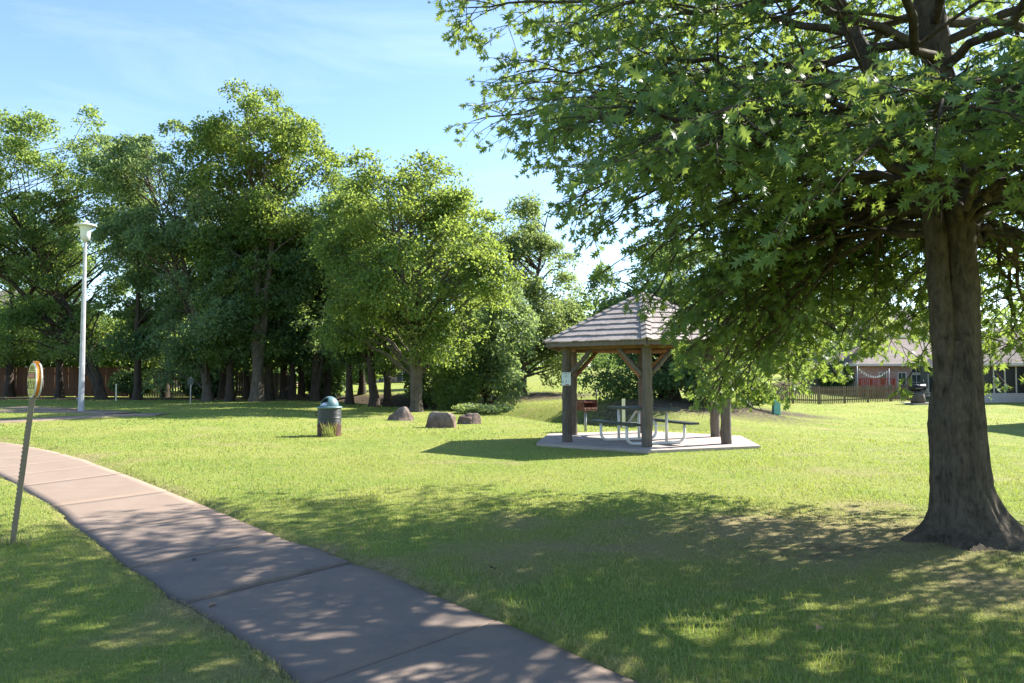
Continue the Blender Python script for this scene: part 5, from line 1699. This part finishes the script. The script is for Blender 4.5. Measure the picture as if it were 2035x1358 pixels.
# two storey house further back right
h2 = thing('two_storey_house', 'taupe two storey house rising behind the brick house roof', 'house', (0, 0, 0))
walls(h2, PX(1722, 78), PX(1722, 78) + 11, 78, 88, -0.6, 5.6, 'siding_tan')
mb = MB(); hip_roof(mb, PX(1722, 78), PX(1722, 78) + 11, 78, 88, 5.61, 3.2); mb.build('roof', M['roof'], h2)
fascia(h2, PX(1722, 78), PX(1722, 78) + 11, 78, 88, 5.61)
walls(h2, PX(1640, 79), PX(1722, 78) - 0.02, 79, 86, -0.6, 2.6, 'siding_tan', 'garage_wall')
mb = MB(); hip_roof(mb, PX(1640, 79), PX(1722, 78) + 0.4, 79, 86, 2.61, 2.3); mb.build('roof', M['roof'], h2)
window(h2, PX(1735, 78), 78, 3.2, 0.9, 1.6); window(h2, PX(1757, 78), 78, 3.2, 0.5, 1.6, 1, 2)
# brick house behind the trees, left of centre
h3 = thing('far_brick_house', 'pale brick bungalow glimpsed between the creek trunks', 'house', (0, 0, 0))
Y3 = 80
z3 = 0.55
walls(h3, PX(560, Y3), PX(880, Y3), Y3, Y3 + 9, z3 - 0.6, z3 + 2.5, 'brick')
mb = MB(); hip_roof(mb, PX(560, Y3), PX(880, Y3), Y3, Y3 + 9, z3 + 2.51, 3.4); mb.build('roof', M['roof'], h3)
fascia(h3, PX(560, Y3), PX(880, Y3), Y3, Y3 + 9, z3 + 2.51)
for px in (620, 690, 763, 800, 845):
    window(h3, PX(px, Y3), Y3, z3 + 0.25, 1.1, 1.75, 2, 1)
# light house behind the brown fence, far left
h4 = thing('grey_house', 'pale grey two storey house behind the trees and the brown fence', 'house', (0, 0, 0))
Y4 = 62
walls(h4, PX(-160, Y4), PX(70, Y4), Y4, Y4 + 9, 0, 6.2, 'siding_white')
mb = MB(); hip_roof(mb, PX(-160, Y4), PX(70, Y4), Y4, Y4 + 9, 6.21, 3.0); mb.build('roof', M['roof'], h4)
fascia(h4, PX(-160, Y4), PX(70, Y4), Y4, Y4 + 9, 6.21)
window(h4, PX(18, Y4), Y4, 3.6, 1.2, 1.7); window(h4, PX(-60, Y4), Y4, 3.6, 1.2, 1.7); window(h4, PX(18, Y4), Y4, 1.0, 1.2, 1.5)
h5 = thing('tan_house', 'tan brick house behind the slatted fence with low brown roof', 'house', (0, 0, 0))
Y5 = 66
walls(h5, PX(330, Y5), PX(560, Y5), Y5, Y5 + 8, 0, 3.0, 'brick')
mb = MB(); hip_roof(mb, PX(330, Y5), PX(560, Y5), Y5, Y5 + 8, 3.01, 3.0); mb.build('roof', M['roof'], h5)
fascia(h5, PX(330, Y5), PX(560, Y5), Y5, Y5 + 8, 3.01)
for px in (380, 475, 525):
    window(h5, PX(px, Y5), Y5, 0.9, 1.2, 1.5)

# ================================================================== garden things at the right
# red deck rail
xa, xb, yd = PX(1700, 56), PX(1768, 56), 56
zd = gz(xa, yd)
deck = thing('deck_railing', 'red stained deck with rail behind the grey picket fence', 'deck', (xa, yd - 0.6, zd))
W_ = xb - xa
mb = MB(); mb.box((W_ / 2, 0.8, 0.45), (W_, 1.7, 0.1)); mb.build('deck_floor', M['deckred'], deck)
mb = MB(); mb.box((W_ / 2, 0, 1.34), (W_ + 0.1, 0.16, 0.05)); mb.build('top_rail', M['deckred'], deck)
mb = MB(); mb.box((W_ / 2, 0, 0.6), (W_, 0.06, 0.1)); mb.build('bottom_rail', M['deckred'], deck)
for k in range(4):
    mb = MB(); mb.box((W_ * k / 3, 0, 0.66), (0.11, 0.1, 1.32)); mb.build('post', M['deckred'], deck)
bm_ = MB().box((0, 0, 0.96), (0.05, 0.04, 0.7)).mesh('baluster'); bm_.materials.append(M['deckred'])
for k in range(18):
    obj('baluster', bm_, None, deck, (0.1 + (W_ - 0.2) * k / 17, 0.0, 0.0))
# string lights on two poles
y_s = 55.0
pa, pb = Vector((PX(1703, y_s), y_s, 0)), Vector((PX(1766, y_s), y_s, 0))
for p, topy, lb_ in ((pa, 728, 'thin pole holding the string lights at the hedge end'), (pb, 733, 'thin pole holding the string lights beside the brick wall')):
    z0 = gz(p.x, p.y)
    tag(MB().tube([(0, 0, -0.1), (0, 0, PZ(topy, y_s) - z0)], 0.03, 6).build('light_pole', M['steel'], None, (p.x, p.y, z0)), lb_, 'pole')
za, zb_ = PZ(728, y_s), PZ(733, y_s)
strl = thing('string_lights', 'sagging string of small white bulbs above the red deck', 'string lights', (pa.x, y_s, za))
pts = [(t * (pb.x - pa.x), 0, t * (zb_ - za) - 4 * 0.62 * t * (1 - t)) for t in np.linspace(0, 1, 15)]
mb = MB(); mb.tube(pts, 0.012, 5); mb.build('cable', M['black'], strl)
bulb = MB().lathe([(0, -0.16), (0.045, -0.13), (0.05, -0.1), (0.02, -0.04), (0.02, 0)], 8).mesh('bulb'); bulb.materials.append(M['bulb'])
for p in pts[1:-1]:
    obj('bulb', bulb, None, strl, p)
# patio, smoker and chair
zp = gz(PX(1850, 51), 51)
kind(MB().box((PX(1862, 50.5), 50.6, zp - 0.1), (4.6, 2.6, 0.28)).build('patio', M['patio'], None), 'structure')
zp += 0.04
smk = thing('barrel_smoker', 'black barrel smoker on a brown base at the patio edge', 'smoker', (PX(1822, 50), 50, zp))
V = [(0.0, 0, 0)]
mb = MB(); mb.tube([(-0.5, 0, 0.98), (-0.49, 0, 0.98), (0.49, 0, 1.02), (0.5, 0, 1.02)], [0.18, 0.23, 0.23, 0.18], 14); mb.build('barrel', M['black'], smk)
mb = MB(); mb.tube([(0.42, 0.1, 1.15), (0.42, 0.1, 1.5)], 0.05, 8); mb.build('chimney', M['black'], smk)
mb = MB(); mb.lathe([(0, 0), (0.42, 0), (0.46, 0.2), (0.4, 0.55), (0.25, 0.72), (0, 0.74)], 14); mb.build('base', M['log'], smk)
mb = MB(); mb.tube([(-0.25, -0.24, 0.95), (0.25, -0.24, 0.97)], 0.015, 6); mb.build('handle', M['steel'], smk)
def chair(label, loc, rz):
    c = thing('patio_chair', label, 'chair', loc, rz)
    mb = MB(); mb.box((0, 0, 0.45), (0.5, 0.5, 0.03)); mb.build('seat', M['siding_green'], c)
    mb = MB()
    mb.tube([(-0.25, 0.25, 0.45), (-0.25, 0.33, 0.95), (0.25, 0.33, 0.95), (0.25, 0.25, 0.45)], 0.018, 6)
    for k in range(4):
        mb.tube([(-0.15 + 0.1 * k, 0.25, 0.45), (-0.15 + 0.1 * k, 0.33, 0.95)], 0.01, 5)
    mb.build('backrest', M['siding_green'], c)
    for sx in (-1, 1):
        for sy in (-1, 1):
            mb = MB(); mb.tube([(sx * 0.24, sy * 0.23, 0.45), (sx * 0.27, sy * 0.27, 0)], 0.016, 6); mb.build('leg', M['siding_green'], c)
        mb = MB(); mb.tube([(sx * 0.26, -0.25, 0.45), (sx * 0.27, -0.24, 0.66), (sx * 0.26, 0.3, 0.66)], 0.015, 6); mb.build('armrest', M['siding_green'], c)
    return c
chair('green metal patio chair between the smoker and the oak trunk', (PX(1848, 50.2), 50.2, zp), R(25))
chair('green metal patio chair almost hidden by the oak trunk', (PX(1866, 50.6), 50.6, zp), R(-60))
um = thing('patio_umbrella', 'dark blue domed patio umbrella behind the evergreen shrub', 'umbrella', (PX(1738, 63), 63, gz(PX(1738, 63), 63)))
mb = MB(); mb.lathe([(1.35, PZ(722, 63)), (1.1, PZ(714, 63)), (0.6, PZ(708, 63)), (0, PZ(705, 63))], 8); mb.build('canopy', M['umbrella'], um)
mb = MB(); mb.tube([(0, 0, -0.1), (0, 0, PZ(706, 63))], 0.03, 6); mb.build('pole', M['steel'], um)

# teal utility pedestal on the far bank
tp = B(1541, 37)
ped = thing('utility_pedestal', 'teal ribbed utility pedestal with a dark cap on the shaded bank', 'utility box', tp)
k2 = 37 / F
mb = MB()
mb.box((0, 0, 12 * k2), (12.5 * k2, 12.5 * k2, 28 * k2 + 0.2))
mb.build('body', M['teal'], ped)
for k in range(6):
    mb = MB(); mb.box((0, 0, (3 + 4.4 * k) * k2), (13.4 * k2, 13.4 * k2, 2.4 * k2)); mb.build('rib', M['teal'], ped)
mb = MB(); mb.lathe([(5.2 * k2, 28 * k2), (5.2 * k2, 34 * k2), (4.2 * k2, 36 * k2), (0, 36.5 * k2)], 12); mb.build('cap', M['steel'], ped)

# ================================================================== small things
yp_ = GL(232.5, 797)
tag(MB().box((0, 0, 0.4), (0.05, 0.05, 0.95)).build('stake', M['marker_white'], None, yp_), 'short pale stake in the shade before the brown fence', 'stake')
sp_ = GL(380, 803)
sg2 = thing('small_sign', 'small grey sign plate on a thin post before the slatted fence', 'sign', sp_)
mb = MB(); mb.box((0, 0, 0.55), (0.04, 0.03, 1.3)); mb.build('post', M['steel'], sg2)
mb = MB(); mb.box((0, -0.025, 1.0), (0.26, 0.015, 0.3)); mb.build('plate', M['table'], sg2)
def log(label, a, b_, r, name='fallen_log'):
    a, b_ = Vector(a), Vector(b_)
    g = np.random.default_rng(int(abs(a.x) * 100) % 997)
    n = 9
    P = np.array([a + (b_ - a) * t for t in np.linspace(0, 1, n)]) - np.array(a)
    P[1:-1] += g.normal(0, r * 0.35, (n - 2, 3))
    mb = MB(); mb.tube(P, np.linspace(r, r * 0.6, n), 9)
    return tag(mb.build(name, M['bark'], None, a), label, 'log')
def on(px, Y, dz=0.0):
    b0 = B(px, Y)
    return (b0[0], b0[1], b0[2] + dz)
log('fallen log sloping down the creek bank behind the litter bin', on(660, 41.5, 0.5), on(700, 38.5, 0.05), 0.11)
for k, (a, b_, lb_) in enumerate([((768, 37.4), (800, 38.6), 'exposed root on the creek bank below the brick house'), ((772, 38.2), (812, 39.6), 'pale root hanging over the dark creek bank'), ((760, 38.8), (806, 40.2), 'upper root crossing the creek bank under the trees')]):
    log(lb_, on(*a, 0.1), on(*b_, 0.35), 0.05, 'tree_root')
def fallen_leaf(label, px, py, s, mat, rz):
    p = GL(px, py)
    W = LV.copy()
    W[:, 2] += 0.4 * np.abs(W[:, 1]) + 0.15 * np.sin(W[:, 0] * 5)
    me = mesh_np('fallen_leaf', W * s, LT, {'rnd': np.zeros(len(W))})
    return tag(obj('fallen_leaf', me, mat, None, (p.x, p.y, p.z + 0.045), (0.5, -0.3, rz)), label, 'leaf')
M['dead_leaf'] = m_plain('dead leaf', (0.3, 0.19, 0.1), 0.8, 0.3)
M['dead_leaf2'] = m_plain('dark dead leaf', (0.05, 0.03, 0.02), 0.8, 0.3)
fallen_leaf('pale curled fallen leaf lying in the shaded lawn before the oak', 1612, 1262, 0.10, M['dead_leaf'], 1.0)
fallen_leaf('dark brown fallen leaf in the grass beside the sidewalk joint', 983, 1141, 0.075, M['dead_leaf2'], 2.0)


g = np.random.default_rng(17)
lshape = []
for k in range(4):
    W = LV.copy()
    W[:, 2] += g.uniform(0.2, 0.6) * np.abs(W[:, 1]) + g.uniform(-0.1, 0.25) * np.sin(W[:, 0] * 4)
    me = mesh_np('fallen_leaf', W, LT, {'rnd': np.zeros(len(W))})
    me.materials.append(M['dead_leaf'] if k % 2 else M['dead_leaf2'])
    lshape.append(me)
n_ok = 0
while n_ok < 18:
    x_, y_ = g.uniform(-4.5, 6.5), g.uniform(3.4, 12)
    if abs(x_) > 0.7 * y_ or np.hypot(x_ - OAK[0], y_ - OAK[1]) < 0.8:
        continue
    on_path = path_d(np.array([x_]), np.array([y_]))[0] < 0.03
    o = obj('fallen_leaf', lshape[n_ok % 4], None, None, (x_, y_, -0.012 if on_path else gz(x_, y_) + 0.035), (g.uniform(-0.4, 0.4), g.uniform(-0.4, 0.4), g.uniform(0, 6.28)))
    sz = g.uniform(0.045, 0.085)
    o.scale = (sz, sz, sz)
    tag(o, 'small dry fallen leaf lying loose near the oak and the sidewalk', 'leaf', 'dry leaves scattered under the oak')
    n_ok += 1
